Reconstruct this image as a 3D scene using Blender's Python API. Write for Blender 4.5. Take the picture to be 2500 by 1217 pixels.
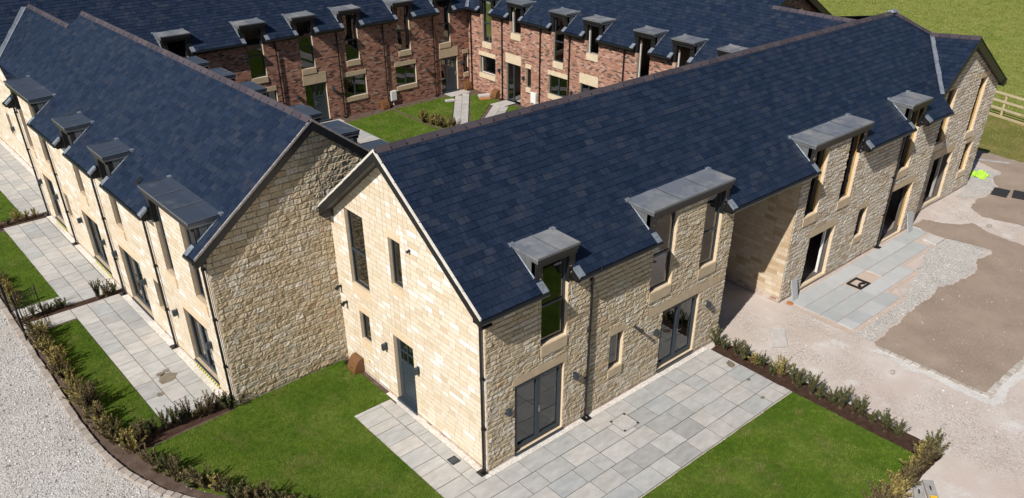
import bpy, math, random
import numpy as np
from mathutils import Vector, Matrix, noise as mnoise
R = math.radians
random.seed(11); rng = np.random.default_rng(11)
sc = bpy.context.scene
for o in list(bpy.data.objects): bpy.data.objects.remove(o)
C = sc.collection

# ------------------------------------------------------------------ camera
YAW, PIT, ROL = 0.8500, -0.5490, 0.004
cam = bpy.data.cameras.new('camera'); cob = bpy.data.objects.new('camera', cam); C.objects.link(cob)
fw = Vector((math.cos(PIT)*math.cos(YAW), math.cos(PIT)*math.sin(YAW), math.sin(PIT)))
rt = Vector((math.sin(YAW), -math.cos(YAW), 0)); up = rt.cross(fw)
c_, s_ = math.cos(ROL), math.sin(ROL)
rt, up = c_*rt + s_*up, -s_*rt + c_*up
M = Matrix.Identity(4)
for i in range(3): M[i][0] = rt[i]; M[i][1] = up[i]; M[i][2] = -fw[i]
M[0][3], M[1][3], M[2][3] = -9.787, -12.444, 14.526
cob.matrix_world = M
cam.sensor_width = 36; cam.lens = 1968.453/2500*36
cam.shift_x = -22.178/2500; cam.shift_y = 158.363/2500
cam.clip_start = 0.5; cam.clip_end = 3000
sc.camera = cob

# ------------------------------------------------------------------ world, sun, exposure
SUN = Vector((-0.716, -0.195, 0.669)).normalized()
w = bpy.data.worlds.new('World'); sc.world = w; w.use_nodes = True
nt = w.node_tree; bg = nt.nodes['Background']
sky = nt.nodes.new('ShaderNodeTexSky'); sky.sky_type = 'NISHITA'; sky.sun_disc = False
sky.sun_elevation = math.asin(SUN.z); sky.sun_rotation = math.atan2(SUN.x, SUN.y)
sky.air_density = 1.0; sky.dust_density = 0.6; sky.ozone_density = 1.2
nt.links.new(sky.outputs[0], bg.inputs[0]); bg.inputs[1].default_value = 0.052
sl = bpy.data.lights.new('sun', 'SUN'); so = bpy.data.objects.new('sun', sl); C.objects.link(so)
sl.energy = 5.0; sl.angle = R(0.5); sl.color = (1.0, 0.955, 0.88)
so.rotation_euler = SUN.to_track_quat('Z', 'Y').to_euler(); so.location = (-30, -10, 40)
sc.view_settings.view_transform = 'Standard'; sc.view_settings.look = 'None'
sc.view_settings.exposure = 0.10; sc.view_settings.gamma = 1
sc.render.engine = 'CYCLES'
sc.cycles.max_bounces = 5; sc.cycles.diffuse_bounces = 3; sc.cycles.glossy_bounces = 3
sc.cycles.transparent_max_bounces = 8; sc.cycles.transmission_bounces = 3
sc.cycles.caustics_reflective = False; sc.cycles.caustics_refractive = False

# ------------------------------------------------------------------ materials
def N(nt, t, **kw):
    n = nt.nodes.new(t)
    for k, v in kw.items():
        if k.startswith('i_'):
            n.inputs[k[2:].replace('_', ' ')].default_value = v
        else: setattr(n, k, v)
    return n
def newmat(name):
    m = bpy.data.materials.new(name); m.use_nodes = True
    return m, m.node_tree, m.node_tree.nodes['Principled BSDF']
def L(nt, a, b): nt.links.new(a, b)
def noise(nt, co, scale, detail=4, rough=0.6):
    n = N(nt, 'ShaderNodeTexNoise'); n.inputs['Scale'].default_value = scale
    n.inputs['Detail'].default_value = detail; n.inputs['Roughness'].default_value = rough
    if co is not None: L(nt, co, n.inputs['Vector'])
    return n.outputs['Fac']
def ramp(nt, fac, stops, interp='LINEAR'):
    r = N(nt, 'ShaderNodeValToRGB'); r.color_ramp.interpolation = interp
    e = r.color_ramp.elements
    while len(e) > 1: e.remove(e[-1])
    e[0].position = stops[0][0]; e[0].color = (*stops[0][1], 1)
    for p, c in stops[1:]:
        x = e.new(p); x.color = (*c, 1)
    L(nt, fac, r.inputs['Fac']); return r.outputs['Color']
def mixc(nt, mode, fac, a, b):
    n = N(nt, 'ShaderNodeMix', data_type='RGBA', blend_type=mode)
    if isinstance(fac, (int, float)): n.inputs[0].default_value = fac
    else: L(nt, fac, n.inputs[0])
    for s, x in ((6, a), (7, b)):
        if isinstance(x, tuple): n.inputs[s].default_value = (*x, 1)
        else: L(nt, x, n.inputs[s])
    return n.outputs[2]
def maprange(nt, v, a, b, c, d):
    n = N(nt, 'ShaderNodeMapRange'); L(nt, v, n.inputs[0])
    for i, x in enumerate((a, b, c, d)): n.inputs[i+1].default_value = x
    return n.outputs[0]
def gray(nt, v):
    n = N(nt, 'ShaderNodeCombineColor')
    for i in range(3): L(nt, v, n.inputs[i])
    return n.outputs[0]
def bump(nt, bs, h, strength, dist):
    b = N(nt, 'ShaderNodeBump'); b.inputs['Strength'].default_value = strength; b.inputs['Distance'].default_value = dist
    L(nt, h, b.inputs['Height']); L(nt, b.outputs[0], bs.inputs['Normal'])
def scaled(nt, co, s):
    m = N(nt, 'ShaderNodeMapping'); m.inputs['Scale'].default_value = s; L(nt, co, m.inputs['Vector']); return m.outputs[0]

def simple(name, col, rough=0.6, metal=0.0, var=0.12, scale=6, bmp=0.0, spec=0.5):
    m, nt, bs = newmat(name)
    co = N(nt, 'ShaderNodeTexCoord').outputs['Object']
    f = noise(nt, co, scale, 5)
    v = maprange(nt, f, 0.3, 0.7, 1-var, 1+var)
    L(nt, mixc(nt, 'MULTIPLY', 1.0, col, gray(nt, v)), bs.inputs['Base Color'])
    bs.inputs['Roughness'].default_value = rough; bs.inputs['Metallic'].default_value = metal
    bs.inputs['Specular IOR Level'].default_value = spec
    if bmp: bump(nt, bs, noise(nt, co, scale*8, 4), 1.0, bmp)
    return m

def island(name, stops, rough=0.8, nscale=7, namt=0.18, fine=60, bmp=0.0, spec=0.3, vec=(1, 1, 1), patch=None, roughvar=0.0, interp='LINEAR'):
    """every loose piece of the mesh (a stone, brick, slate, slab) has its own colour"""
    m, nt, bs = newmat(name)
    g = N(nt, 'ShaderNodeNewGeometry').outputs['Random Per Island']
    co = N(nt, 'ShaderNodeTexCoord').outputs['Object']
    col = ramp(nt, g, stops, interp)
    off = N(nt, 'ShaderNodeVectorMath', operation='MULTIPLY_ADD')      # a different grain in every piece
    cmb = N(nt, 'ShaderNodeCombineXYZ')
    for i in range(3): L(nt, g, cmb.inputs[i])
    L(nt, cmb.outputs[0], off.inputs[0]); off.inputs[1].default_value = (37, 91, 53); L(nt, scaled(nt, co, vec), off.inputs[2])
    f = noise(nt, off.outputs[0], nscale, 5, 0.65)
    col = mixc(nt, 'MULTIPLY', 1.0, col, gray(nt, maprange(nt, f, 0.25, 0.75, 1-namt, 1+namt)))
    if patch:
        pf = maprange(nt, noise(nt, co, patch[0], 4), patch[1], patch[1]+0.15, 0, patch[3])
        col = mixc(nt, 'MIX', pf, col, patch[2])
    L(nt, col, bs.inputs['Base Color'])
    if roughvar:
        L(nt, maprange(nt, f, 0.3, 0.7, rough-roughvar, rough+roughvar), bs.inputs['Roughness'])
    else: bs.inputs['Roughness'].default_value = rough
    bs.inputs['Specular IOR Level'].default_value = spec
    if bmp: bump(nt, bs, noise(nt, off.outputs[0], fine, 5), 1.0, bmp)
    return m

MAT = {}
MAT['rock'] = island('rockfaced_sandstone', [(0, (0.360, 0.284, 0.190)), (.08, (0.432, 0.344, 0.232)), (.2, (0.462, 0.377, 0.262)), (.4, (0.492, 0.410, 0.295)), (.58, (0.468, 0.395, 0.292)), (.72, (0.504, 0.428, 0.322)), (.84, (0.492, 0.437, 0.358)), (.93, (0.564, 0.506, 0.418)), (1, (0.444, 0.326, 0.208))],
                     rough=.9, nscale=16, namt=.22, fine=90, bmp=.006, spec=.2)
MAT['rockgrey'] = island('greyer_rockfaced_sandstone', [(0, (0.368, 0.292, 0.208)), (.2, (0.459, 0.391, 0.307)), (.45, (0.500, 0.441, 0.366)), (.7, (0.473, 0.431, 0.372)), (.9, (0.551, 0.501, 0.434)), (1, (0.443, 0.333, 0.233))],
                         rough=.9, nscale=16, namt=.2, fine=90, bmp=.006, spec=.2)
MAT['ashlar'] = island('sawn_sandstone', [(0, (.60, .49, .35)), (.15, (.66, .56, .42)), (.35, (.70, .605, .48)), (.6, (.72, .635, .52)), (.78, (.69, .58, .45)), (.88, (.78, .745, .69)), (.96, (.80, .77, .73)), (1, (.64, .47, .32))],
                       rough=.85, nscale=4, namt=.1, fine=60, bmp=.0015, spec=.2, vec=(1, 1, 3), patch=(.45, .47, (.64, .53, .39), .4))
MAT['ashlarshade'] = island('shade_toned_sawn_sandstone', [(0, (.42, .30, .18)), (.3, (.52, .40, .27)), (.7, (.56, .45, .33)), (.95, (.60, .51, .40)), (1, (.50, .30, .16))],
                           rough=.85, nscale=4, namt=.15, fine=60, bmp=.0015, spec=.2, vec=(1, 1, 3))  # same stone as ashlar, darkened so the passage shade sits in its colour
MAT['brick'] = island('mixed_red_brick', [(0, (.06, .04, .04)), (.12, (.13, .075, .06)), (.22, (.26, .12, .085)), (.4, (.34, .155, .10)), (.6, (.40, .20, .135)), (.8, (.36, .19, .145)), (.92, (.46, .27, .20)), (1, (.50, .34, .27))],
                      rough=.9, nscale=18, namt=.22, fine=120, bmp=.002, spec=.2, patch=(1.1, .60, (.55, .43, .38), .35))
MAT['mortar'] = simple('mortar', (.40, .33, .25), .95, var=.15, scale=20)
MAT['bmortar'] = simple('brick_mortar', (.42, .34, .29), .95, var=.15, scale=20)
MAT['jamb'] = simple('sawn_stone_jamb', (.66, .52, .36), .85, var=.1, scale=8, bmp=.001)
MAT['dress'] = simple('dressed_sandstone', (.50, .39, .265), .85, var=.12, scale=5, bmp=.001)
MAT['dresslight'] = simple('pale_dressed_sandstone', (.60, .49, .35), .85, var=.1, scale=5, bmp=.001)
MAT['plaster'] = simple('bare_plaster', (.30, .24, .20), .95, var=.12, scale=2)
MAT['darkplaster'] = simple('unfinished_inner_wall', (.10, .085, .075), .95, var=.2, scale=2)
MAT['boards'] = simple('inner_floor_boards', (.42, .36, .30), .8, var=.15, scale=2)
def slate(name, k=1.0, rough=.42, stops=None, vec=(1, 1, 1)):
    st = stops or [(0, (.0085, .0165, .037)), (.3, (.012, .021, .044)), (.6, (.0148, .024, .0485)), (.85, (.018, .028, .0525)), (.95, (.022, .029, .048)), (1, (.026, .034, .055))]
    return island(name, [(p, tuple(x*k for x in c)) for p, c in st], rough=rough, nscale=9, namt=.42, fine=22, bmp=.004, spec=.32, vec=vec, roughvar=.1)
MAT['slate'] = slate('natural_slate', vec=(2.6, .4, .4)); MAT['slate_b'] = slate('natural_slate', vec=(.4, 2.6, .4))
MAT['under'] = simple('roof_underlay', (.02, .02, .022), .9)
MAT['ridge'] = island('clay_ridge_tile', [(0, (.052, .043, .055)), (.5, (.066, .055, .066)), (1, (.08, .066, .076))], rough=.6, nscale=10, namt=.15, bmp=.001)
MAT['black'] = simple('black_painted_board', (.012, .012, .013), .42, var=.2, scale=4)
MAT['gloss'] = simple('black_plastic_rainwater_goods', (.010, .010, .011), .28, var=.1)
MAT['lead'] = simple('bright_lead_flashing', (.36, .40, .46), .42, metal=.6, var=.3, scale=9, bmp=.003)
MAT['cheek'] = simple('dull_lead_sheet', (.17, .175, .18), .5, metal=.35, var=.25, scale=3, bmp=.002)
MAT['anth'] = simple('anthracite_frame', (.030, .042, .055), .4, var=.08)
MAT['cap'] = simple('white_verge_mortar', (.62, .58, .53), .9, var=.15, scale=14)
MAT['capgrey'] = simple('grey_verge_mortar', (.26, .235, .23), .9, var=.3, scale=14)
MAT['yellow'] = simple('yellow_cavity_insulation', (.46, .27, .06), .9, var=.2, scale=10)
MAT['steel'] = simple('brushed_steel', (.6, .6, .6), .3, metal=1)
MAT['white'] = simple('white_plastic', (.75, .75, .74), .45, var=.05)
for nm, dark, dust, lo in (('grp', (.045, .058, .085), (.17, .175, .18), .56), ('grpdust', (.135, .15, .185), (.30, .295, .285), .44)):
    MAT[nm], nt, bs = newmat('grey_roofing_membrane' if nm == 'grp' else 'dusty_roofing_membrane')
    co = N(nt, 'ShaderNodeTexCoord').outputs['Object']
    pf = maprange(nt, noise(nt, co, .9, 7, .7), lo, lo+.28, 0, 1)
    L(nt, mixc(nt, 'MIX', pf, dark, dust), bs.inputs['Base Color'])
    L(nt, maprange(nt, noise(nt, co, 3, 4), .3, .7, .38, .6), bs.inputs['Roughness'])
    bump(nt, bs, noise(nt, co, 60, 4), 1, .002)
# glass
m, nt, bs = newmat('window_glass'); MAT['glass'] = m
nt.nodes.remove(bs)
out = nt.nodes['Material Output']
tr = N(nt, 'ShaderNodeBsdfTransparent'); tr.inputs[0].default_value = (.40, .45, .46, 1)
gl = N(nt, 'ShaderNodeBsdfGlossy'); gl.inputs['Roughness'].default_value = .012; gl.inputs[0].default_value = (.95, .97, 1, 1)
lw = N(nt, 'ShaderNodeLayerWeight'); lw.inputs[0].default_value = .5
pw = N(nt, 'ShaderNodeMath', operation='POWER'); L(nt, lw.outputs['Facing'], pw.inputs[0]); pw.inputs[1].default_value = 4
fr_ = N(nt, 'ShaderNodeMath', operation='MULTIPLY_ADD'); L(nt, pw.outputs[0], fr_.inputs[0]); fr_.inputs[1].default_value = .82; fr_.inputs[2].default_value = .125
mx = N(nt, 'ShaderNodeMixShader'); L(nt, fr_.outputs[0], mx.inputs[0]); L(nt, tr.outputs[0], mx.inputs[1]); L(nt, gl.outputs[0], mx.inputs[2]); L(nt, mx.outputs[0], out.inputs[0])
bt = N(nt, 'ShaderNodeTexCoord').outputs['Object']
bb = N(nt, 'ShaderNodeBump'); bb.inputs['Strength'].default_value = .4; bb.inputs['Distance'].default_value = .004
L(nt, noise(nt, bt, .9, 1), bb.inputs['Height']); L(nt, bb.outputs[0], gl.inputs['Normal'])
# hazard tape
m, nt, bs = newmat('yellow_and_black_hazard_tape'); MAT['tape'] = m
co = N(nt, 'ShaderNodeTexCoord').outputs['Object']
wv = N(nt, 'ShaderNodeTexChecker'); wv.inputs['Scale'].default_value = 14; wv.inputs[1].default_value = (.72, .66, .10, 1); wv.inputs[2].default_value = (.03, .03, .03, 1)
L(nt, co, wv.inputs['Vector']); L(nt, wv.outputs[0], bs.inputs['Base Color'])
# ground materials
def ground(name, cols, scale, cell=None, bmp=.01, patches=None, rough=.95, bscale=None):
    m, nt, bs = newmat(name)
    co = N(nt, 'ShaderNodeTexCoord').outputs['Object']
    f = noise(nt, co, scale, 8, .62)
    col = ramp(nt, f, cols)
    h = noise(nt, co, bscale or scale*14, 6, .7)
    if cell:
        v = N(nt, 'ShaderNodeTexVoronoi'); v.inputs['Scale'].default_value = cell[0]; L(nt, co, v.inputs['Vector'])
        sp = N(nt, 'ShaderNodeSeparateColor'); L(nt, v.outputs['Color'], sp.inputs[0])
        k = ramp(nt, sp.outputs[0], cell[1])
        mask = maprange(nt, noise(nt, co, cell[3], 4), cell[2]-.08, cell[2]+.08, 0, 1)
        mk = N(nt, 'ShaderNodeMath', operation='MULTIPLY'); L(nt, mask, mk.inputs[0]); mk.inputs[1].default_value = cell[4]
        col = mixc(nt, 'MULTIPLY', mk.outputs[0], col, k)
        hh = N(nt, 'ShaderNodeMath', operation='SUBTRACT'); L(nt, sp.outputs[1], hh.inputs[0]); L(nt, v.outputs['Distance'], hh.inputs[1])
        h2 = N(nt, 'ShaderNodeMath', operation='MULTIPLY_ADD'); L(nt, hh.outputs[0], h2.inputs[0]); L(nt, mk.outputs[0], h2.inputs[1]); L(nt, h, h2.inputs[2]); h = h2.outputs[0]
    for p in patches or []:
        pf = maprange(nt, noise(nt, co, p[0], 6, .6), p[1], p[1]+p[2], 0, p[4])
        col = mixc(nt, 'MIX', pf, col, p[3])
    L(nt, col, bs.inputs['Base Color']); bs.inputs['Roughness'].default_value = rough; bs.inputs['Specular IOR Level'].default_value = .15
    bump(nt, bs, h, 1, bmp)
    return m
STN = [(0, (.50, .48, .47)), (.12, (.82, .81, .80)), (.5, (1, 1, 1)), (.85, (1.10, 1.10, 1.10)), (1, (1.35, 1.35, 1.35))]
MAT['road'] = ground('pale_limestone_gravel', [(.3, (.46, .425, .40)), (.5, (.53, .505, .485)), (.7, (.58, .565, .555))], .5, cell=(26, STN, .36, .9, .85), bmp=.02, patches=[(.55, .57, .12, (.52, .475, .44), .75)], bscale=30)
MAT['yard'] = ground('crushed_stone_yard', [(.3, (.49, .42, .38)), (.5, (.545, .475, .435)), (.7, (.60, .555, .525))], .6, cell=(30, STN, .52, .5, .8), bmp=.012, patches=[(.35, .50, .12, (.52, .43, .385), .75), (.9, .58, .10, (.64, .62, .605), .7)], bscale=24)
MAT['stony'] = ground('loose_grey_stone', [(.3, (.45, .42, .40)), (.7, (.56, .54, .52))], .8, cell=(27, STN, .32, .5, .9), bmp=.014, patches=[(.8, .55, .15, (.46, .385, .33), .6)], bscale=24)
MAT['dust'] = ground('limestone_dust', [(.3, (.54, .51, .49)), (.7, (.66, .64, .625))], 1.5, cell=(34, STN, .45, .9, .6), bmp=.01)
MAT['white_gravel'] = ground('white_pebble_strip', [(.3, (.62, .57, .52)), (.7, (.78, .74, .70))], 1.5, cell=(28, STN, .2, .9, .6), bmp=.015)
MAT['soil'] = ground('raked_topsoil', [(.3, (.29, .225, .18)), (.55, (.335, .262, .212)), (.75, (.37, .295, .24))], .7, cell=(34, [(0, (.85, .85, .85)), (.9, (1, 1, 1)), (.97, (1.05, 1.05, 1.05)), (1, (1.9, 2.0, 2.0))], .45, .6, .6), bmp=.012, patches=[(.4, .58, .15, (.27, .205, .16), .7)], bscale=18)
MAT['bed'] = ground('dark_bark_bed', [(.3, (.040, .022, .015)), (.6, (.075, .043, .030)), (.8, (.12, .075, .055))], 5, bmp=.03, bscale=40)
MAT['bedlight'] = ground('dry_planting_bed', [(.3, (.085, .056, .043)), (.6, (.14, .10, .08)), (.8, (.22, .17, .145))], 3, bmp=.03, bscale=40)
MAT['sand'] = ground('pink_bedding_sand', [(.3, (.46, .36, .30)), (.7, (.56, .46, .40))], 2, bmp=.012, bscale=30)
MAT['lawnbase'] = ground('lawn_turf', [(.3, (.055, .10, .009)), (.55, (.08, .135, .014)), (.75, (.115, .165, .022))], .8, bmp=.02, patches=[(.55, .60, .14, (.12, .125, .035), .6)], bscale=50)
MAT['field'] = ground('pasture', [(.3, (.19, .215, .045)), (.5, (.235, .25, .06)), (.7, (.275, .28, .085))], .35, bmp=.10, patches=[(.12, .55, .2, (.20, .205, .06), .5), (2.2, .66, .06, (.07, .10, .018), .7)], bscale=5)
MAT['dryturf'] = ground('half_worn_turf', [(.3, (.10, .105, .025)), (.5, (.16, .15, .042)), (.7, (.25, .19, .085))], .5, bmp=.03, bscale=12)
def blademat(name, stops, patch):
    m, nt, bs = newmat(name)
    g = N(nt, 'ShaderNodeNewGeometry').outputs['Random Per Island']
    co = N(nt, 'ShaderNodeTexCoord').outputs['Object']
    col = ramp(nt, g, stops)
    pf = maprange(nt, noise(nt, co, .75, 3, .55), .44, .60, 0, patch[1])
    col = mixc(nt, 'MIX', pf, col, patch[0])
    of = N(nt, 'ShaderNodeVectorMath', operation='ADD'); L(nt, co, of.inputs[0]); of.inputs[1].default_value = (31, 17, 5)
    pf = maprange(nt, noise(nt, of.outputs[0], 1.5, 3, .55), .42, .60, 0, .85)
    col = mixc(nt, 'MULTIPLY', pf, col, (.50, .68, .45))
    pf = maprange(nt, noise(nt, of.outputs[0], .95, 4, .6), .585, .67, 0, patch[2])
    col = mixc(nt, 'MIX', pf, col, (.27, .22, .095))
    pf = maprange(nt, noise(nt, co, 7, 4, .6), .35, .65, .58, 1.25)
    col = mixc(nt, 'MULTIPLY', patch[3], col, gray(nt, pf))
    L(nt, col, bs.inputs['Base Color']); bs.inputs['Roughness'].default_value = .75; bs.inputs['Specular IOR Level'].default_value = .15
    return m
GR = [(0, (.075, .145, .007)), (.4, (.115, .20, .013)), (.75, (.165, .245, .022)), (.93, (.225, .26, .05)), (1, (.36, .31, .12))]
MAT['blade'] = blademat('grass_blades', GR, ((.235, .265, .065), .85, .85, 1.0))
MAT['fieldblade'] = blademat('pasture_blades', [(0, (.16, .205, .035)), (.5, (.20, .24, .045)), (.9, (.25, .275, .07)), (1, (.32, .30, .12))], ((.27, .275, .085), .6, .15, .25))
MAT['stain'] = simple('damp_patch', (.20, .165, .125), .35, var=.2)
MAT['paving'] = island('sawn_sandstone_paving', [(0, (.34, .335, .33)), (.2, (.39, .39, .385)), (.45, (.44, .42, .40)), (.7, (.47, .455, .435)), (.88, (.37, .38, .385)), (1, (.50, .46, .42))], rough=.75, nscale=2.2, namt=.2, fine=40, bmp=.002, spec=.3, vec=(1, 2.2, 1), patch=(1.7, .64, (.40, .33, .26), .45))
MAT['pavingblue'] = island('grey_blue_paving', [(0, (.385, .40, .405)), (.5, (.43, .44, .445)), (1, (.47, .475, .48))], rough=.7, nscale=1.6, namt=.1, fine=40, bmp=.002, spec=.3)
MAT['joint'] = simple('paving_joint', (.085, .068, .052), .95, var=.2, scale=10)
MAT['sett'] = island('kerb_sett', [(0, (.30, .255, .22)), (.5, (.37, .32, .28)), (1, (.42, .375, .335))], rough=.9, nscale=10, namt=.2, bmp=.004)
MAT['settgrey'] = island('grey_kerb_sett', [(0, (.33, .29, .25)), (.5, (.42, .38, .34)), (1, (.50, .47, .44))], rough=.9, nscale=10, namt=.2, bmp=.004)
MAT['needle_g'] = island('yew_needles_green', [(0, (.045, .062, .022)), (.5, (.080, .098, .036)), (.85, (.125, .13, .05)), (1, (.22, .17, .07))], rough=.7)
MAT['needle_y'] = island('yew_needles_golden', [(0, (.13, .12, .035)), (.4, (.25, .205, .06)), (.8, (.34, .27, .085)), (1, (.44, .33, .12))], rough=.7)
MAT['needle_b'] = island('yew_needles_brown', [(0, (.065, .06, .026)), (.5, (.115, .095, .042)), (.85, (.17, .13, .058)), (1, (.26, .18, .08))], rough=.7)
MAT['bark'] = simple('shrub_bark', (.12, .075, .045), .9)
MAT['timber'] = island('fence_timber', [(0, (.33, .25, .13)), (.5, (.42, .33, .20)), (1, (.48, .40, .28))], rough=.85, nscale=4, namt=.2, bmp=.002, vec=(1, .2, 4))
MAT['brownbox'] = simple('brown_plastic', (.16, .075, .03), .5, var=.08)
MAT['hivis'] = simple('hi_vis_cloth', (.36, .62, .05), .7, var=.3, scale=14)
MAT['greyboard'] = simple('weathered_grey_board', (.33, .32, .31), .85, var=.2, scale=5, bmp=.002)
MAT['amber'] = simple('yellow_plastic', (.85, .52, .03), .5)
MAT['bluepl'] = simple('blue_plastic', (.02, .055, .14), .5)
MAT['rust'] = simple('orange_clay', (.40, .17, .06), .8)
MAT['concrete'] = simple('pale_concrete', (.50, .47, .45), .9, var=.15, scale=6, bmp=.003)

# ------------------------------------------------------------------ mesh builder
class MB:
    def __init__(s): s.v = []; s.f = []; s.m = []
    def poly(s, pts, m=0):
        n = len(s.v); s.v += [tuple(p) for p in pts]; s.f.append(tuple(range(n, n+len(pts)))); s.m.append(m)
    def grid(s, rows, m=0):
        n = len(s.v); nc = len(rows[0])
        for r in rows: s.v += [tuple(p) for p in r]
        for i in range(len(rows)-1):
            for j in range(nc-1):
                a = n+i*nc+j; s.f.append((a, a+1, a+nc+1, a+nc)); s.m.append(m)
    def hexa(s, p, m=0):
        n = len(s.v); s.v += [tuple(q) for q in p]
        for q in ((0, 3, 2, 1), (4, 5, 6, 7), (0, 1, 5, 4), (1, 2, 6, 5), (2, 3, 7, 6), (3, 0, 4, 7)):
            s.f.append(tuple(n+i for i in q)); s.m.append(m)
    def box(s, x0, x1, y0, y1, z0, z1, m=0):
        s.hexa([(x0, y0, z0), (x1, y0, z0), (x1, y1, z0), (x0, y1, z0), (x0, y0, z1), (x1, y0, z1), (x1, y1, z1), (x0, y1, z1)], m)
    def fbox(s, fr, u0, u1, z0, z1, d0, d1, m=0):
        P = fr.pt
        s.hexa([P(u0, z0, d1), P(u1, z0, d1), P(u1, z0, d0), P(u0, z0, d0), P(u0, z1, d1), P(u1, z1, d1), P(u1, z1, d0), P(u0, z1, d0)], m)
    def tube(s, path, r, n=8, m=0, cap=True):
        path = [Vector(p) for p in path]; rings = []
        for i, p in enumerate(path):
            t = (path[min(i+1, len(path)-1)] - path[max(i-1, 0)]).normalized()
            a = Vector((0, 0, 1)) if abs(t.z) < .9 else Vector((1, 0, 0))
            e1 = t.cross(a).normalized(); e2 = t.cross(e1)
            rr = r[i] if isinstance(r, (list, tuple)) else r
            rings.append([p + rr*(math.cos(2*math.pi*k/n)*e1 + math.sin(2*math.pi*k/n)*e2) for k in range(n)])
        b = len(s.v)
        for q in rings: s.v += [tuple(x) for x in q]
        for i in range(len(rings)-1):
            for k in range(n):
                a0 = b+i*n+k; a1 = b+i*n+(k+1) % n
                s.f.append((a0, a1, a1+n, a0+n)); s.m.append(m)
        if cap:
            s.f.append(tuple(b+k for k in range(n))[::-1]); s.m.append(m)
            s.f.append(tuple(b+(len(rings)-1)*n+k for k in range(n))); s.m.append(m)
    def build(s, name, mats, parent=None, smooth=False, bevel=0):
        me = bpy.data.meshes.new(name); me.from_pydata(s.v, [], s.f)
        for q in (mats if isinstance(mats, (list, tuple)) else [mats]): me.materials.append(MAT[q])
        if len(me.materials) > 1: me.polygons.foreach_set('material_index', s.m)
        if smooth: me.polygons.foreach_set('use_smooth', [True]*len(s.f))
        me.update()
        o = bpy.data.objects.new(name, me); C.objects.link(o)
        if parent is not None:
            o.parent = parent
            if parent.get('_w') is not None: o.location = -parent.location
        if bevel:
            b = o.modifiers.new('bevel', 'BEVEL'); b.width = bevel; b.segments = 2; b.limit_method = 'ANGLE'
        return o
class Fr:
    """wall frame: u along the wall, z up, d outwards"""
    def __init__(s, O, U, Nn): s.O = Vector((*O, 0)); s.U = Vector((*U, 0)); s.N = Vector((*Nn, 0))
    def pt(s, u, z, d=0):
        p = s.O + s.U*u + s.N*d; return (p.x, p.y, p.z+z)
def tag(o, label=None, cat=None, group=None, kind=None):
    if label: o['label'] = label
    if cat: o['category'] = cat
    if group: o['group'] = group
    if kind: o['kind'] = kind
    return o
def empty(name, loc, rz=0, world=False):
    o = bpy.data.objects.new(name, None); C.objects.link(o); o.location = loc; o.rotation_euler = (0, 0, rz)
    o.empty_display_size = .3
    if world: o['_w'] = 1
    return o
def struct(o): o['kind'] = 'structure'; return o

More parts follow.
